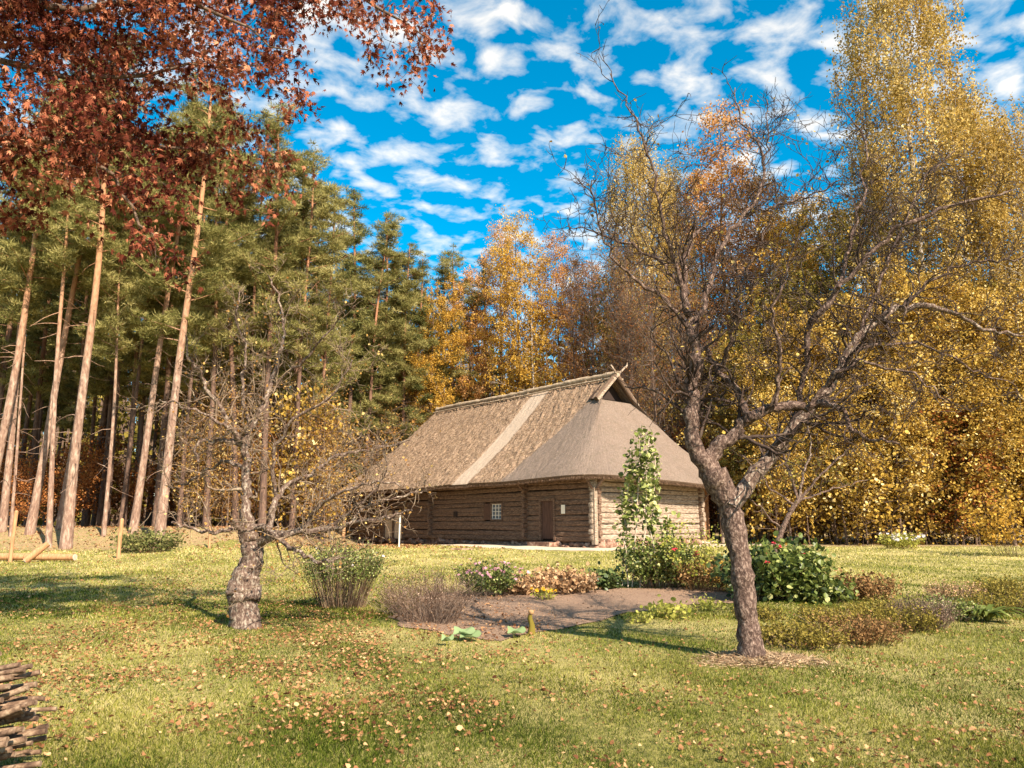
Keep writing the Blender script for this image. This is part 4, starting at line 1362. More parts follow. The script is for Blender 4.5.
def bl(kind, px, Y, H, label, group, sx_=1.0, x=None):
    (tb, cb), H0, tm, cm, nm, cat = LP[kind]
    Yn = clear_Y(px, Y); H *= (Yn / Y) ** .93; Y = Yn
    loc = on(wx(px, Y), Y); s_ = H / H0
    rot = (random.uniform(-.02, .02), random.uniform(-.02, .02), random.uniform(0, 6.28))
    if kind not in lfirst:
        lfirst[kind] = place_tree(nm, tb, cb, tm, cm, label, cat, group, loc, rot)
        lfirst[kind].scale = (s_ * sx_, s_ * sx_, s_)
    else:
        copy_thing(lfirst[kind], loc, rot, (s_ * sx_, s_ * sx_, s_), label, group)


def Htop(py, Y):
    return at(512, py, Y)[2] - .4


g = 'autumn trees behind the thatched roof'
bl('yellow', 428, 60, Htop(300, 60), 'yellow tree at the left end of the row behind the roof', g)
bl('yellow2', 446, 63, Htop(282, 63), 'yellow birch over the far end of the roof ridge', g, .9)
bl('orange', 470, 66, Htop(272, 66), 'low amber tree above the left part of the roof ridge', g, .8)
bl('orange', 497, 68, Htop(226, 68), 'tall orange tree rising highest over the middle of the ridge', g, .8)
bl('yellow', 516, 64, Htop(222, 64), 'slim golden tree beside the tallest orange one above the ridge', g, .85)
bl('yellow2', 538, 62, Htop(262, 62), 'bushy yellow tree above the right part of the ridge', g, .85)
bl('orange', 560, 64, Htop(238, 64), 'peach orange tree left of the crossed roof finial', g, .85)
bl('orange', 582, 67, Htop(262, 67), 'rust orange tree directly above the crossed roof finial', g, .7)
bl('bare', 601, 58, Htop(262, 58), 'nearly leafless tree right behind the gablet', g)
bl('bare', 625, 56, Htop(238, 56), 'bare grey tree left of the tall ochre birch', g)
bl('bare', 575, 60, Htop(270, 60), 'thin leafless tree among the orange crowns by the finial', g, .7)
bl('orange', 597, 70, Htop(268, 70), 'amber tree right behind the gablet end, over the crossed finial', g, .9)
bl('olive', 612, 68, Htop(290, 68), 'brownish green tree filling the dip left of the ochre birch', g, 1.0)
bl('orange', 632, 70, Htop(262, 70), 'dull orange tree at the left foot of the ochre birch', g, .9)
g = 'trees behind the large bare apple tree'
bl('birch', 652, 60, Htop(140, 60), 'tall ochre birch seen through the left side of the bare apple crown', g, .8)
bl('birch', 684, 64, Htop(158, 64), 'second ochre birch close behind the first, seen through the apple crown', g, .7)
bl('orange', 735, 62, Htop(118, 62), 'tall russet tree seen through the top of the bare apple crown', g, 1.0)
bl('orange', 712, 66, Htop(180, 66), 'russet tree between the ochre birches and the tall russet one', g, .9)
bl('orange', 772, 58, Htop(185, 58), 'orange tree right of the tall russet one behind bare twigs', g, 1.1)
bl('yellow2', 815, 54, Htop(205, 54), 'broad golden tree behind the right half of the apple crown', g, 1.1)
bl('bare', 660, 50, Htop(285, 50), 'leafless tree close behind the right slope of the roof', g)
bl('bare', 690, 52, Htop(250, 52), 'leafless tree directly behind the upright apple limb', g)
bl('bare', 720, 50, Htop(300, 50), 'leafless tree just right of the thatched roof', g)
bl('bare', 638, 53, Htop(300, 53), 'short leafless tree above the middle of the hip roof', g)
bl('olive', 757, 46, Htop(330, 46), 'dull green tree behind the leaning fruit tree', g)
bl('olive', 860, 50, Htop(235, 50), 'olive tree filling the gap left of the tall weeping birch', g, 1.1)
bl('yellow2', 792, 62, Htop(228, 62), 'golden tree between the orange one and the olive one', g, 1.1)
bl('yellow', 838, 60, Htop(200, 60), 'thin yellow tree behind the olive one', g)
g = 'birches on the right'
bl('birch', 962, 47, 43, 'tallest weeping birch reaching out of the top of the view on the right', g, .84)
bl('birch', 905, 50, Htop(150, 50), 'lower weeping birch on the left side of the tallest one', g, .75)
bl('birch', 1018, 50, Htop(90, 50), 'weeping birch at the right edge behind the tallest one', g, 1.0)
bl('birch', 1060, 46, Htop(120, 46), 'weeping birch standing past the right edge of the lawn', g, 1.0)
g = 'golden trees along the right wood edge'
random.seed(12)
ed = [('gold', 760, 43.5, 390, 'first golden tree of the right wood edge, behind the house corner'), ('gold2', 790, 42, 400, 'low golden hazel right of the leaning fruit tree'),
      ('gold', 815, 45, 330, 'golden tree with orange leaves left of the white flower clump'), ('gold2', 845, 41.8, 385, 'golden hazel touching the lawn left of the white flower clump'),
      ('gold', 872, 44, 310, 'tall golden lime behind the white flower clump'), ('gold2', 900, 41.5, 380, 'low golden hazel right behind the white flower clump'),
      ('gold', 930, 44, 290, 'golden lime under the tallest weeping birch'), ('gold2', 955, 41.6, 360, 'golden hazel with dotted leaves under the tallest weeping birch'),
      ('gold', 985, 43.5, 300, 'golden lime near the right edge of the lawn'), ('gold2', 1012, 41, 370, 'yellowest hazel at the far right of the lawn edge'),
      ('gold', 1045, 42.5, 300, 'golden lime cut off by the right edge'), ('gold2', 1075, 41, 350, 'golden hazel past the right edge')]
for kd, px, Y, ty, lb_ in ed:
    bl(kd, px, Y, Htop(ty, Y), lb_, g, random.uniform(.95, 1.15))
for i in range(64):
    px = 745 + i * 5.1 + random.uniform(-4, 4)
    bl('copper' if i % 5 == 0 else 'slim', px, random.uniform(40.5, 46.5), random.uniform(3.5, 8.0), 'thin sapling with scattered pale leaves along the right wood edge', 'saplings along the right wood edge', 1.0)
for i in range(16):
    bl(('gold', 'olive', 'yellow2', 'olive')[i % 4], 745 + i * 22 + random.uniform(-8, 8), random.uniform(48, 58), random.uniform(12, 18), 'tree inside the right wood behind the golden edge', 'trees inside the right wood', 1.1)
for i in range(16):
    px = -40 + i * 20 + random.uniform(-8, 8)
    bl('copper', px, random.uniform(44, 56), random.uniform(3.2, 6.5), 'copper leaved sapling in the shade of the left wood', 'saplings under the left pines', 1.0)
for i in range(14):
    px = 195 + i * 16 + random.uniform(-6, 6)
    bl('rusty', px, random.uniform(58, 64) if px > 330 else random.uniform(46, 56), random.uniform(7, 12), 'tan undergrowth tree behind the small apple tree', 'tan young trees under the pines', 1.1)
for i in range(30):
    px = 188 + i * 4.9 + random.uniform(-3, 3)
    bl('rusty' if i % 3 else 'slim', px, random.uniform(42, 52), random.uniform(4.0, 9.0), 'thin tan leaved sapling at the wood edge left of the house', 'tan saplings left of the house', .9)
for i in range(30):
    px = 600 + (i * 37) % 190
    bl('bare' if i % 3 else 'copper', px, random.uniform(54, 68), random.uniform(15, 22) if i % 3 else 8, 'thin tree in the brown thicket behind the hip roof', 'trees in the brown thicket', 1.0)

# far wood that closes the view
def far_wood():
    tb = MB(); cb = MB()
    n = 1900
    X = rng.uniform(-110, 110, n); Y = rng.uniform(84, 130, n)
    for x, y in zip(X, Y):
        H = rng.uniform(20, 28); z0 = float(hgt(x, y))
        tb.tube([(x, y, z0), (x + rng.normal(0, .3), y, z0 + H)], [.2, .06], 5, .5, cap=False)
    m = 70
    C = np.repeat(np.stack([X, Y, rng.uniform(2, 22, n)], -1), m, 0)
    off = rng.normal(0, 1, (n * m, 3)) * np.array([1.6, 1.6, 5.5])
    Pn = C + off; k = (Pn[:, 2] > .5) & (Pn[:, 2] < 27)
    Pn = Pn[k]
    cb.stamp(BROAD[0], BROAD[1], Pn, rand_rot(len(Pn)), rng.uniform(.4, .9, len(Pn)), np.clip(rng.normal(.35, .25, len(Pn)), 0, 1))
    return tb, cb


tb, cb = far_wood()
tb.m4 = [np.zeros_like(m) for m in tb.m4]
o = tb.build('distant_woodland', M['wood_bark'])
tag(o, 'far trunks of the wood closing the view behind all trees', 'woodland', kind='stuff')
o2 = cb.build('foliage', M['olive_leaves'], o)
tag(o2, kind='stuff')


# ------------------------------------------------------------------ copper maple overhead
def maple():
    base = np.array([-8.6, 6.5, 0.0]); base[2] = float(hgt(base[0], base[1]))
    root = empty('maple_tree', base, 0, 'copper red maple whose leafy boughs hang over the upper left of the lawn', 'tree')
    rs = np.random.default_rng(77)
    P = np.array([base - [0, 0, .2], base + [.1, .1, 2], base + [.4, .3, 4.0], base + [.9, .8, 5.8], base + [1.3, 1.2, 8.2]])
    Q, Rr = resample(P, [.42, .33, .30, .24, .14], 24, .01, rs)
    b = MB(); b.tube(Q, Rr, 16, rough=.03); b.build('trunk', M['wood_bark'], root, base, True)
    s = [Q[8], Q[11], Q[13], Q[15], Q[17], Q[19]]
    L2 = []
    def lim(st, pts, dys, Y, rp):
        Pp = [st] + [at(p[0], p[1], Y + d) for p, d in zip(pts, dys)]
        Rr = np.linspace(rp[0], rp[1], len(Pp))
        L2.append(resample(Pp, Rr * .6, 22, .03, rs))
    # long boughs over the view
    lim(s[4], [(-60, -60), (40, 10), (120, 10), (220, -10), (300, 0)], [0, 0, .2, .4, .6], 8.5, (.14, .02))
    lim(s[5], [(60, -120), (200, -60), (310, -30), (380, 5), (430, 40)], [0, .3, .3, .4, .4], 8.5, (.13, .012))
    lim(s[3], [(-50, 60), (20, 60), (110, 90), (190, 60), (280, 70)], [0, .3, .6, 1.0, 1.2], 8.0, (.10, .012))
    lim(s[3], [(-40, 130), (50, 140), (95, 150), (115, 180), (148, 230), (155, 255)], [0, .2, .4, .5, .6, .6], 8.2, (.09, .014))
    lim(s[2], [(-50, 160), (20, 160), (80, 130), (150, 150), (220, 150), (280, 180)], [0, .3, .5, .8, 1, 1.2], 9.0, (.09, .012))
    lim(s[4], [(-60, -30), (0, 40), (80, 50), (160, 40), (230, 60), (250, 100)], [0, .8, 1.2, 1.6, 2, 2], 9.5, (.10, .012))
    lim(s[4], [(40, -60), (130, -30), (230, 20), (290, 50)], [0, .3, .5, .5], 7.6, (.09, .012))
    lim(s[5], [(120, -120), (260, -80), (330, -30), (350, 10)], [0, .3, .5, .5], 9.6, (.09, .012))
    for Pp, Rr in L2:
        b = MB(); b.tube(Pp, Rr, 8, rough=.05); b.build('limb', M['wood_bark'], root, base, True)
    o1, o2, o3, tips = crown_twigs([(a_, b_ * .5) for a_, b_ in L2], 78, 8.0, 1.05, 6.5, 4.5, up=-.02, rmin=.004)
    b = MB()
    for P_, r_ in o1: b.tube(P_, r_, 4, cap=False)
    for P_, r_ in o2: b.tube(P_, r_ * .9, 3, cap=False)
    b.build('twigs', M['twig'], root, base, True)
    tips = np.vstack([tips, np.vstack([p[0][3:] for p in o2])])
    # density mask: leafy above a falling line, open sky to the right
    a = tips - np.array([0, 0, EYE])
    dd = a[:, 1] * CP + a[:, 2] * SP
    px = 512 + F * a[:, 0] / dd; py = 384 - F * (-a[:, 1] * SP + a[:, 2] * CP) / dd
    m = 3
    C = np.repeat(tips, m, 0); n = len(C)
    C = C + rs.normal(0, .085, (n, 3))
    D = rs.normal(0, .6, (n, 3)); D[:, 2] -= .8
    b = MB()
    S = rs.uniform(.055, .12, n)
    b.stamp(MAPLE[0], MAPLE[1], C, dir_rot(D, rs.uniform(0, 6.28, n)), np.stack([S * rs.uniform(.55, 1.05, n), S * rs.uniform(.8, 1.1, n), S * rs.uniform(.5, 4.5, n)], -1), np.clip(rs.normal(.45, .24, n) + .12 * np.sin(C[:, 0] * 2.1 + C[:, 2] * 1.3), 0, 1))
    b.build('leaves', M['maple_leaves'], root, base)
    print('maple leaves', n)


maple()


# ------------------------------------------------------------------ garden plants
def plant(name, c, label, cat, H, R, nst, stem_mat, leaf_mat_=None, nleaf=0, lsize=.05, flow_mat=None, nflow=0, fsize=.03, upright=.3, tmpl=BROAD, z_leaf=(.2, 1.0), stem_w=.004, group=None, ry=1.0, curve=.12, fz=.9, sprig=0, flowshape=None):
    """a bushy garden plant: stems fan out of the ground, leaves and blooms along them"""
    rs = np.random.default_rng(abs(hash((round(float(c[0]), 2), round(float(c[1]), 2), 5))) % 99991)
    c = np.asarray(c, float); H = H * 1.18; R = R * 1.35; nst = int(nst * 1.2); nleaf = int(nleaf * 1.5); lsize *= 1.08
    root = empty(name, c, 0, label, cat, group)
    b = MB(); pts = []; tips = []
    for _ in range(nst):
        a = rs.uniform(0, 6.28); q = rs.uniform(0, 1) ** .5
        p = np.array([math.cos(a) * q * R * .55, math.sin(a) * q * R * .55 * ry, 0]); p[2] = float(hgt(c[0] + p[0], c[1] + p[1])) - c[2]
        d = np.array([math.cos(a) * q * upright, math.sin(a) * q * upright * ry, 1]); 
        h = H * rs.uniform(.7, 1.08) * (1 - .25 * q * (1 - upright))
        w_ = wig(p, d, h, 6, curve, .0, rs)
        b.tube(w_, np.linspace(stem_w, stem_w * .5, 7), 3, rs.uniform(), cap=False)
        for _s in range(sprig):
            k = rs.integers(2, 6)
            s2 = wig(w_[k], rs.normal(size=3) * .6 + np.array([0, 0, .9]), h * .28, 3, .2, .05, rs)
            b.tube(s2, [stem_w * .5, stem_w * .4, stem_w * .4, stem_w * .3], 3, rs.uniform(), cap=False); pts.append(s2)
        pts.append(w_); tips.append(w_[-1])
    b.build('stems', M[stem_mat], root)
    if nleaf:
        A = np.vstack([p[1:] for p in pts]); A = A[(A[:, 2] > H * z_leaf[0]) & (A[:, 2] < H * z_leaf[1] * 1.1)]
        k = rs.integers(0, len(A), nleaf)
        Pn = A[k] + rs.normal(0, lsize * .9, (nleaf, 3)); Pn[:, 2] = np.maximum(Pn[:, 2], lsize * .5)
        b = MB(); b.stamp(tmpl[0], tmpl[1], Pn, rand_rot(nleaf, .5), rs.uniform(lsize * .6, lsize * 1.4, nleaf), np.clip(rs.normal(.5, .25, nleaf), 0, 1))
        b.build('leaves', M[leaf_mat_], root)
    if nflow:
        T = np.array(tips); T = T[np.argsort(-T[:, 2])][:max(4, int(len(T) * fz))]
        k = rs.integers(0, len(T), nflow)
        for q in k:
            b = MB(); o_ = T[q] + rs.normal(0, fsize, 3) * .8 + np.array([0, -.02, fsize * .3])
            npet = 12
            nr = np.tile(np.array([[0, -.5, .8]]) + rs.normal(0, .3, (1, 3)), (npet, 1)) + rs.normal(0, .25, (npet, 3))
            ang = np.linspace(0, 6.28, npet, endpoint=False)
            b.stamp(DIA[0], DIA[1], np.repeat(o_[None], npet, 0), rot_from(nr, ang), rs.uniform(fsize * .8, fsize * 1.2, npet), rs.uniform(0, 1, npet))
            b.build('flower', M[flow_mat], root)
    return root


def gp(px, py):
    return gnd(px, py)


plant('phlox_bush', gp(342, 607), 'tall upright bush of green-topped stems with brown feet on the lawn', 'shrub', 1.06, .58, 230, 'dry_stems', 'green_leaves', 3400, .045, upright=.42, tmpl=DIA, z_leaf=(.45, 1.1), stem_w=.005, curve=.06, sprig=1, flow_mat='white_petals', nflow=10, fsize=.03)
plant('dry_bush', gp(430, 622), 'dry purple-brown bush of wispy seed stems left of the soil bed', 'shrub', .72, .62, 230, 'purple_dry', 'purple_dry', 2200, .022, upright=.8, tmpl=DIA, z_leaf=(.4, 1.1), stem_w=.0035, curve=.16, sprig=3)
plant('aster_bush', gp(400, 615), 'smaller wispy seed-head bush on the left flank of the dry purple-brown one', 'shrub', .5, .35, 90, 'purple_dry', 'olive_leaves', 700, .025, upright=.8, tmpl=DIA, stem_w=.0035, curve=.16, sprig=2)
plant('pink_aster', gp(487, 596), 'aster bush covered in small pink flowers behind the soil bed', 'flowering plant', .66, .48, 90, 'dry_stems', 'green_leaves', 1700, .045, upright=.6, flow_mat='pink_petals', nflow=55, fsize=.04, fz=.95)
plant('faded_hosta', gp(528, 594), 'faded tan leafy plant between the pink aster and the yellow flowers', 'plant', .36, .36, 50, 'dry_stems', 'tan_plants', 800, .07, upright=.9)
plant('faded_hosta', gp(572, 592), 'faded tan leafy plant right of the small yellow flowers', 'plant', .42, .42, 50, 'dry_stems', 'tan_plants', 900, .07, upright=.9)
plant('faded_hosta', gp(552, 590), 'withered tan plant behind the small yellow flowers', 'plant', .40, .35, 40, 'dry_stems', 'tan_plants', 600, .07, upright=.9)
plant('marigold', gp(545, 600), 'small marigold with bright yellow flowers at the back of the bed', 'flowering plant', .22, .18, 20, 'dry_stems', 'lime_leaves', 120, .04, upright=.7, flow_mat='yellow_petals', nflow=9, fsize=.045)
plant('peony_leaves', gp(606, 588), 'low clump of dark green leaves left of the climbing plant', 'plant', .33, .32, 40, 'dry_stems', 'dark_green_leaves', 520, .09, upright=1.0)
plant('flower_bush', gp(660, 587), 'dense green bush with one red bloom around the feet of the climbing plant', 'shrub', .98, .62, 130, 'dry_stems', 'green_leaves', 3000, .065, upright=.55, flow_mat='red_petals', nflow=3, fsize=.07, ry=.7)
plant('flower_bush', gp(688, 588), 'lighter straggly bush right of the climbing plant', 'shrub', 1.3, .5, 70, 'dry_stems', 'lime_leaves', 1300, .05, upright=.7)
plant('rusty_plants', gp(704, 590), 'rust coloured bush left of the forked apple trunk', 'plant', .70, .62, 110, 'rust_plants', 'rust_plants', 1500, .045, upright=.6)
plant('golden_plants', gp(735, 592), 'yellowing ferny plant right behind the forked apple trunk', 'plant', .72, .42, 70, 'rust_plants', 'gold_leaves', 800, .045, upright=.6)
plant('dahlia_bush', gp(783, 600), 'large dark green dahlia bush with red blooms behind the forked apple trunk', 'shrub', 1.02, .62, 110, 'dry_stems', 'green_leaves', 2600, .10, upright=.55, flow_mat='red_petals', nflow=9, fsize=.06, fz=.6)
plant('dahlia_bush', gp(752, 600), 'left half of the dahlias, deep green leaves beside the apple trunk', 'shrub', .85, .36, 60, 'dry_stems', 'dark_green_leaves', 1000, .09, upright=.5, flow_mat='red_petals', nflow=2, fsize=.05)
plant('dahlia_bush', gp(826, 603), 'low dark green plant at the right foot of the dahlia bush', 'shrub', .42, .40, 50, 'dry_stems', 'green_leaves', 700, .09, upright=.9)
plant('rusty_plants', gp(865, 600), 'wide brown-leaved perennial right of the dahlia bush', 'plant', .46, .62, 120, 'rust_plants', 'rust_plants', 1600, .045, upright=.7)
plant('wild_bed_plants', gp(800, 645), 'low tangle of brown and green herbs right of the forked apple trunk', 'plant', .26, .62, 160, 'dry_stems', 'olive_leaves', 1800, .03, upright=.9)
plant('wild_bed_plants', gp(860, 642), 'middle clump of brown herbs in front of the rust coloured perennial', 'plant', .30, .62, 170, 'rust_plants', 'rust_plants', 1300, .028, upright=.9)
plant('wild_bed_plants', gp(905, 630), 'grey green herb clump beside the purple-brown seed heads', 'plant', .28, .5, 120, 'dry_stems', 'olive_leaves', 1300, .03, upright=.9)
plant('wild_bed_plants', gp(830, 622), 'yellow-green herbs filling the gap in front of the low dahlia', 'plant', .22, .6, 120, 'dry_stems', 'olive_leaves', 1200, .03, upright=.9)
plant('wild_bed_plants', gp(885, 618), 'mixed brown and green herbs behind the middle of the right bed', 'plant', .26, .6, 120, 'rust_plants', 'olive_leaves', 1100, .03, upright=.9)
plant('wild_bed_plants', gp(760, 620), 'dull green herbs touching the right side of the forked apple trunk', 'plant', .2, .4, 90, 'dry_stems', 'olive_leaves', 700, .03, upright=.9)
plant('wild_bed_plants', gp(1000, 612), 'olive herbs behind the arching strap leaves', 'plant', .32, .55, 120, 'dry_stems', 'olive_leaves', 1100, .035, upright=.9)
plant('wild_bed_plants', gp(955, 600), 'pale brown stems behind the silvery green herb', 'plant', .34, .55, 140, 'dry_stems', 'tan_plants', 700, .03, upright=.9)
plant('dry_bush', gp(925, 628), 'purple-brown seed-head bush at the right end of the garden bed', 'shrub', .44, .42, 170, 'purple_dry', 'purple_dry', 900, .02, upright=.7, stem_w=.003, sprig=3)
plant('silver_herb', gp(950, 620), 'silvery green herb between the seed heads and the broad leaves', 'plant', .34, .36, 70, 'dry_stems', 'green_leaves', 800, .035, upright=.9)
plant('wild_bed_plants', gp(1010, 596), 'brown tangle of stems at the right edge of the garden bed', 'plant', .36, .7, 140, 'dry_stems', 'olive_leaves', 1500, .035, upright=.9)
plant('white_aster', gp(902, 549), 'lone clump of pale white flowers on the lawn before the right wood', 'flowering plant', .62, .85, 90, 'rust_plants', 'lime_leaves', 900, .07, upright=.7, flow_mat='white_petals', nflow=26, fsize=.09)
plant('autumn_shrub', gp(1018, 556), 'yellow leaved shrub against the dark wood at the right edge of the lawn', 'shrub', 2.3, 1.1, 60, 'dry_stems', 'yellow_leaves', 900, .10, upright=.5)
plant('juniper_brush', gp(146, 552), 'low dark green brush heap at the foot of the crooked pine', 'shrub', .7, 1.1, 120, 'dry_stems', 'pine_brush', 900, .12, upright=1.2, tmpl=DIA) if 'pine_brush' in M else plant('juniper_brush', gp(146, 552), 'low dark green brush heap at the foot of the crooked pine', 'shrub', .7, 1.1, 120, 'dry_stems', 'spruce_needles', 1400, .12, upright=1.2, tmpl=DIA)
plant('green_herb', gp(668, 618), 'bright lime green leafy herb at the front edge of the soil bed', 'plant', .20, .24, 26, 'dry_stems', 'lime_leaves', 130, .075, upright=1.0)
plant('green_herb', gp(640, 622), 'small pale green sprouting herb left of the bright lime green one', 'plant', .12, .2, 22, 'dry_stems', 'lime_leaves', 110, .04, upright=1.0)
plant('green_herb', gp(705, 610), 'low green herb right of the bright lime green one', 'plant', .16, .3, 26, 'dry_stems', 'lime_leaves', 170, .05, upright=1.0)

# broad strap leaves on the right
def strap_plant(c, label, n, L_, w_, mat, cat='plant', name='iris_plant'):
    root = empty(name, c, 0, label, cat); rs = np.random.default_rng(int(abs(c[0]) * 1000))
    b = MB()
    for _ in range(n):
        a = rs.uniform(0, 6.28); d = np.array([math.cos(a) * .8, math.sin(a) * .8, 1.1])
        P = [np.zeros(3)]; d /= np.linalg.norm(d); l_ = L_ * rs.uniform(.6, 1.1)
        for k in range(6):
            P.append(P[-1] + d * l_ / 6); d = d + np.array([0, 0, -.30]); d /= np.linalg.norm(d)
        P = np.array(P); sd_ = np.array([-math.sin(a), math.cos(a), 0]); wv = w_ * np.array([.5, .9, 1, .95, .75, .45, .05])
        V = np.stack([P - sd_ * wv[:, None] / 2, P + np.array([0, 0, -.006]), P + sd_ * wv[:, None] / 2], 1).reshape(-1, 3)
        Fq = []
        for k in range(6):
            for q in (0, 1):
                Fq.append([k * 3 + q, k * 3 + q + 1, k * 3 + q + 4, k * 3 + q + 3])
        b.add(V, Fq, rs.uniform(.4, 1))
    b.build('leaves', M[mat], root, smoothf=True)
    return root


strap_plant(gp(988, 622), 'arching clump of broad green strap leaves near the right edge', 60, .70, .085, 'green_leaves')
strap_plant(gp(604, 590), 'arching dark leaves in front of the dark green clump by the climbing plant', 26, .36, .07, 'dark_green_leaves', name='hosta')

# squash leaves and the stick with a white cap
def squash(px, py, label, n=2, s=.17):
    c = gp(px, py); root = empty('squash_plant', c, 0, label, 'plant'); rs = np.random.default_rng(int(px))
    for k in range(n):
        b = MB()
        o = np.array([rs.uniform(-.12, .12) * (k > 0), rs.uniform(-.08, .08), .09 + .03 * k])
        th = np.linspace(0, 6.283, 21)[:-1]
        r = s * (1 + .13 * np.cos(5 * th)) * rs.uniform(.8, 1.1)
        V = [o + np.array([0, 0, -.03])]
        for a, q in zip(th, r):
            V.append(o + np.array([math.cos(a) * q, math.sin(a) * q, .03 * math.sin(3 * a) + .02 + .35 * q * -math.sin(a) * -.5]))
        b.add(V, [[0, i + 1, (i + 1) % 20 + 1] for i in range(20)], rs.uniform(.3, 1))
        b.build('leaf', M['squash_leaves'], root, smoothf=True)
    b = MB()
    for k in range(n):
        b.tube([(0, 0, 0), (rs.normal(0, .03), rs.normal(0, .03), .05), (0, 0, .07 + .03 * k)], .006, 5)
    b.build('stalk', M['lime_leaves'], root)


squash(470, 641, 'two large grey-green squash leaves at the front left corner of the soil bed')
squash(516, 638, 'grey-green squash leaf beside the pale mushroom-like cap on a stick', 1, .16)
squash(447, 646, 'small pale squash leaf lying at the far left front of the bed', 1, .09)
c = gp(531, 634)
root = empty('capped_stick', c, 0, 'short mossy stick with a pale cap standing at the front of the soil bed', 'stick')
b = MB(); b.tube([(0, 0, -.05), (.01, 0, .12), (-.01, 0, .22), (.0, 0, .30)], [.06, .04, .035, .02], 8, rough=.15); b.build('stake', M['olive_leaves'], root, smoothf=True)
b = MB(); stone_mesh(b, (0, 0, .31), (.045, .045, .04), 77); b.build('cap', M['tan_plants'], root, smoothf=True)

# climbing plant on poles
c = gp(640, 588); Yc = c[1]
root = empty('climbing_plant', c, 0, 'tall leafy climbing plant on pale poles in front of the thatched roof', 'climbing plant')
rs = np.random.default_rng(55); stems = []
for (bx, tx, ty) in ((622, 630, 448), (632, 641, 430), (640, 650, 432), (650, 655, 455), (660, 640, 470), (628, 622, 490), (668, 668, 515)):
    p0 = at(bx, 588, Yc + rs.uniform(-.2, .2)); p0[2] = float(hgt(p0[0], p0[1])); p1 = at(tx, ty, Yc + rs.uniform(-.25, .25))
    Pm = np.array([p0 + (p1 - p0) * t_ + rs.normal(0, .02, 3) * (0 < t_ < 1) for t_ in np.linspace(0, 1, 9)])
    b = MB(); b.tube(Pm, np.linspace(.02, .011, 9), 6); b.build('pole', M['straw_wood'] if 'straw_wood' in M else M['board'], root, c, True); stems.append(Pm)
A = []
for q in stems[:4]:
    k = rs.uniform(.42, 1, 210); A.append(np.stack([np.interp(k, np.linspace(0, 1, 9), q[:, a]) for a in range(3)], -1) + rs.normal(0, .085, (210, 3)))
for q in stems[4:]:
    k = rs.uniform(.3, 1, 120); A.append(np.stack([np.interp(k, np.linspace(0, 1, 9), q[:, a]) for a in range(3)], -1) + rs.normal(0, .10, (120, 3)))
A = np.vstack(A); n = len(A)
b = MB(); b.stamp(BROAD[0], BROAD[1], A, rand_rot(n, .4), rs.uniform(.06, .16, n), np.clip(rs.normal(.68, .26, n), 0, 1)); b.build('leaves', M['green_leaves'], root, c)

# straw ring
def scatter_straw(c, R, n, name, label):
    r = R * np.sqrt(rng.uniform(0, 1, n)) * (1 + .25 * rng.normal(size=n)).clip(.3, 1.4); a = rng.uniform(0, 6.28, n)
    x = c[0] + r * np.cos(a) * 1.5 + .12; y = c[1] + r * np.sin(a) - .02
    hump = .055 * np.exp(-(r / R) ** 2 * 1.2)
    P = np.stack([x, y, hgt(x, y) + hump * rng.uniform(.2, 1, n) + .01], -1)
    D = rng.normal(0, 1, (n, 3)); D[:, 2] *= .25
    b = MB(); b.stamp(BLADE[0], BLADE[1], P, dir_rot(D, rng.normal(0, 1, n)), np.stack([rng.uniform(.006, .014, n), rng.uniform(.04, .12, n), np.ones(n)], -1), rng.uniform(0, 1, n))
    tag(b.build(name, M['straw']), label, 'straw', kind='stuff')


scatter_straw(rb, .42, 7000, 'straw', 'ring of dry straw mulch around the foot of the forked apple trunk')

# ------------------------------------------------------------------ posts, logs, sticks
def post(px, py, h, r, label, mat='post', name='fence_post'):
    r *= .85
    c = gp(px, py)
    b = MB()
    b.tube([(0, 0, -.2), (0, 0, h * .5), (0.01, 0, h - .06), (0.01, 0, h - .05), (0.01, 0, h)], [r, r * .97, r * .95, r * .95, r * .45], 12)
    o = b.build(name, M[mat], smoothf=False); o.location = tuple(c)
    tag(o, label, 'post', 'wooden posts along the edge of the wood')
    return o


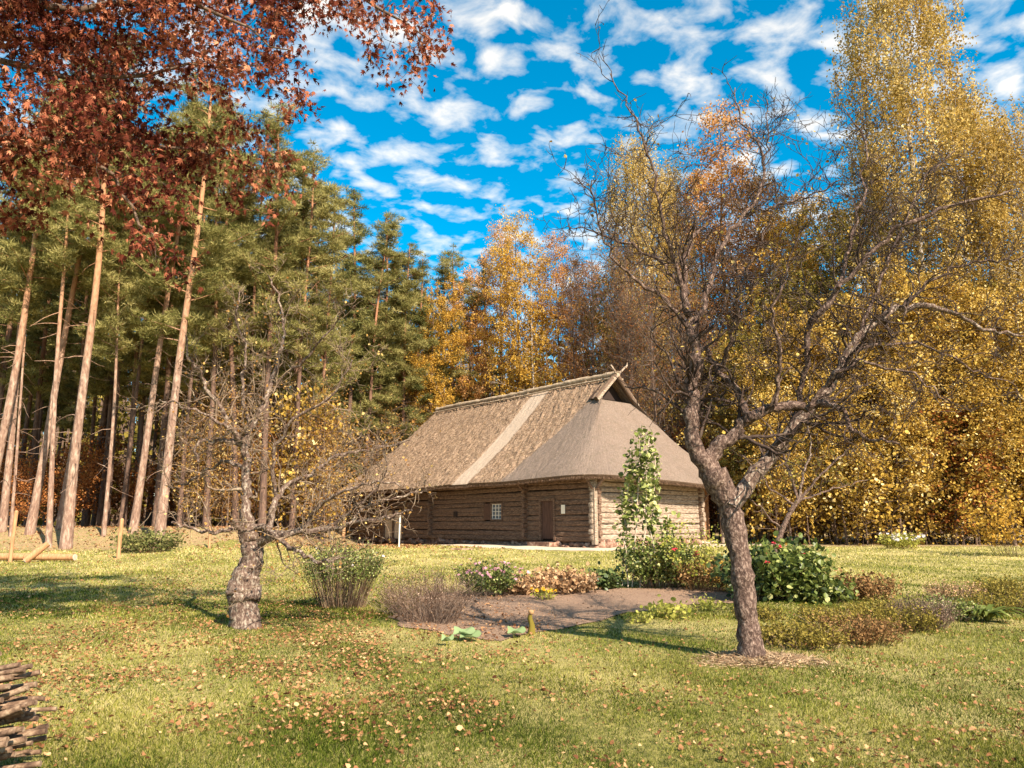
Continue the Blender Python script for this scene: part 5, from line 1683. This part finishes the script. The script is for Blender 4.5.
post(10, 562, 1.75, .075, 'pale round wooden post standing beside the lying log, leftmost of the posts')
post(118, 559, 1.45, .085, 'thick orange-toned wooden post with pointed top, between log and pines')
post(209, 548, 1.0, .075, 'short pale post left of the lichen-covered apple trunk')
post(343, 548, 1.3, .10, 'orange-brown post at the far left corner of the house')
post(399, 547, 1.55, .045, 'thin white stake in front of the barn door', 'bars', 'stake')
c = gp(0, 562)
root = empty('lying_log', c, 0, 'long debarked log lying on the grass at the left edge of the lawn', 'log')
b = MB(); b.tube([(-2.5, .5, .16), (0, .2, .17), (2.6, -.1, .16)], [.115, .12, .11], 14, rough=.02); b.build('log_body', M['post'], root, smoothf=True)
b = MB(); b.tube([(2.6, -.1, .16), (2.62, -.102, .16)], [.108, .106], 14); b.build('cut_end', M['board'], root)
c = gp(38, 562)
root = empty('wood_slab', c, 0, 'short thick wooden slab leaning on the lying log', 'wood slab')
b = MB(); b.tube([(-.25, -.28, .05), (.0, -.16, .33), (.28, 0, .62)], [.11, .12, .10], 10, rough=.03); b.build('slab_body', M['post'], root, smoothf=True)
b = MB(); b.tube([(-.252, -.283, .045), (-.262, -.288, .035)], [.105, .10], 10); b.build('cut_end', M['board'], root)

# stick bundle bottom left
c = np.array([-3.62, 4.95, 0.0]); c[2] = float(hgt(c[0], c[1]))
root = empty('stick_bundle', c, 0, 'stacked bundle of thin cut sticks at the lower left corner', 'stick bundle')
rs = np.random.default_rng(99)
M['stick'] = bark_mat('stick_bark', (.035, .018, .011), (.19, .115, .07), (.46, .33, .215), 16, (1, 1, 1), .01)
k = 0
for row in range(19):
    for cl_ in range(5):
        z = .02 + row * .0305 + rs.normal(0, .005); y = -.16 + cl_ * .07 + rs.normal(0, .02)
        x1 = .57 + rs.uniform(-.16, .12) - .004 * row; r = rs.uniform(.016, .027)
        tilt = rs.normal(.15, .025); sk = rs.normal(0, .05)
        b = MB()
        P = wig((x1 - 1.25, y - sk, z - tilt * .55), (1, sk, tilt), 1.25, 7, .035, 0, rs)
        b.tube(P, np.linspace(r * 1.15, r * .75, 8), 7, rs.uniform(), rough=.03)
        b.build('stick', M['stick'], root, smoothf=True); k += 1

# stone slab / planks on the path
c = gp(462, 550)
b = MB(); b.box((-.5, -.12, 0), (.5, .12, .08)); o = b.build('flat_stone', M['stone']); o.location = tuple(c); tag(o, 'flat dark stone slab on the sandy path before the door', 'stone')
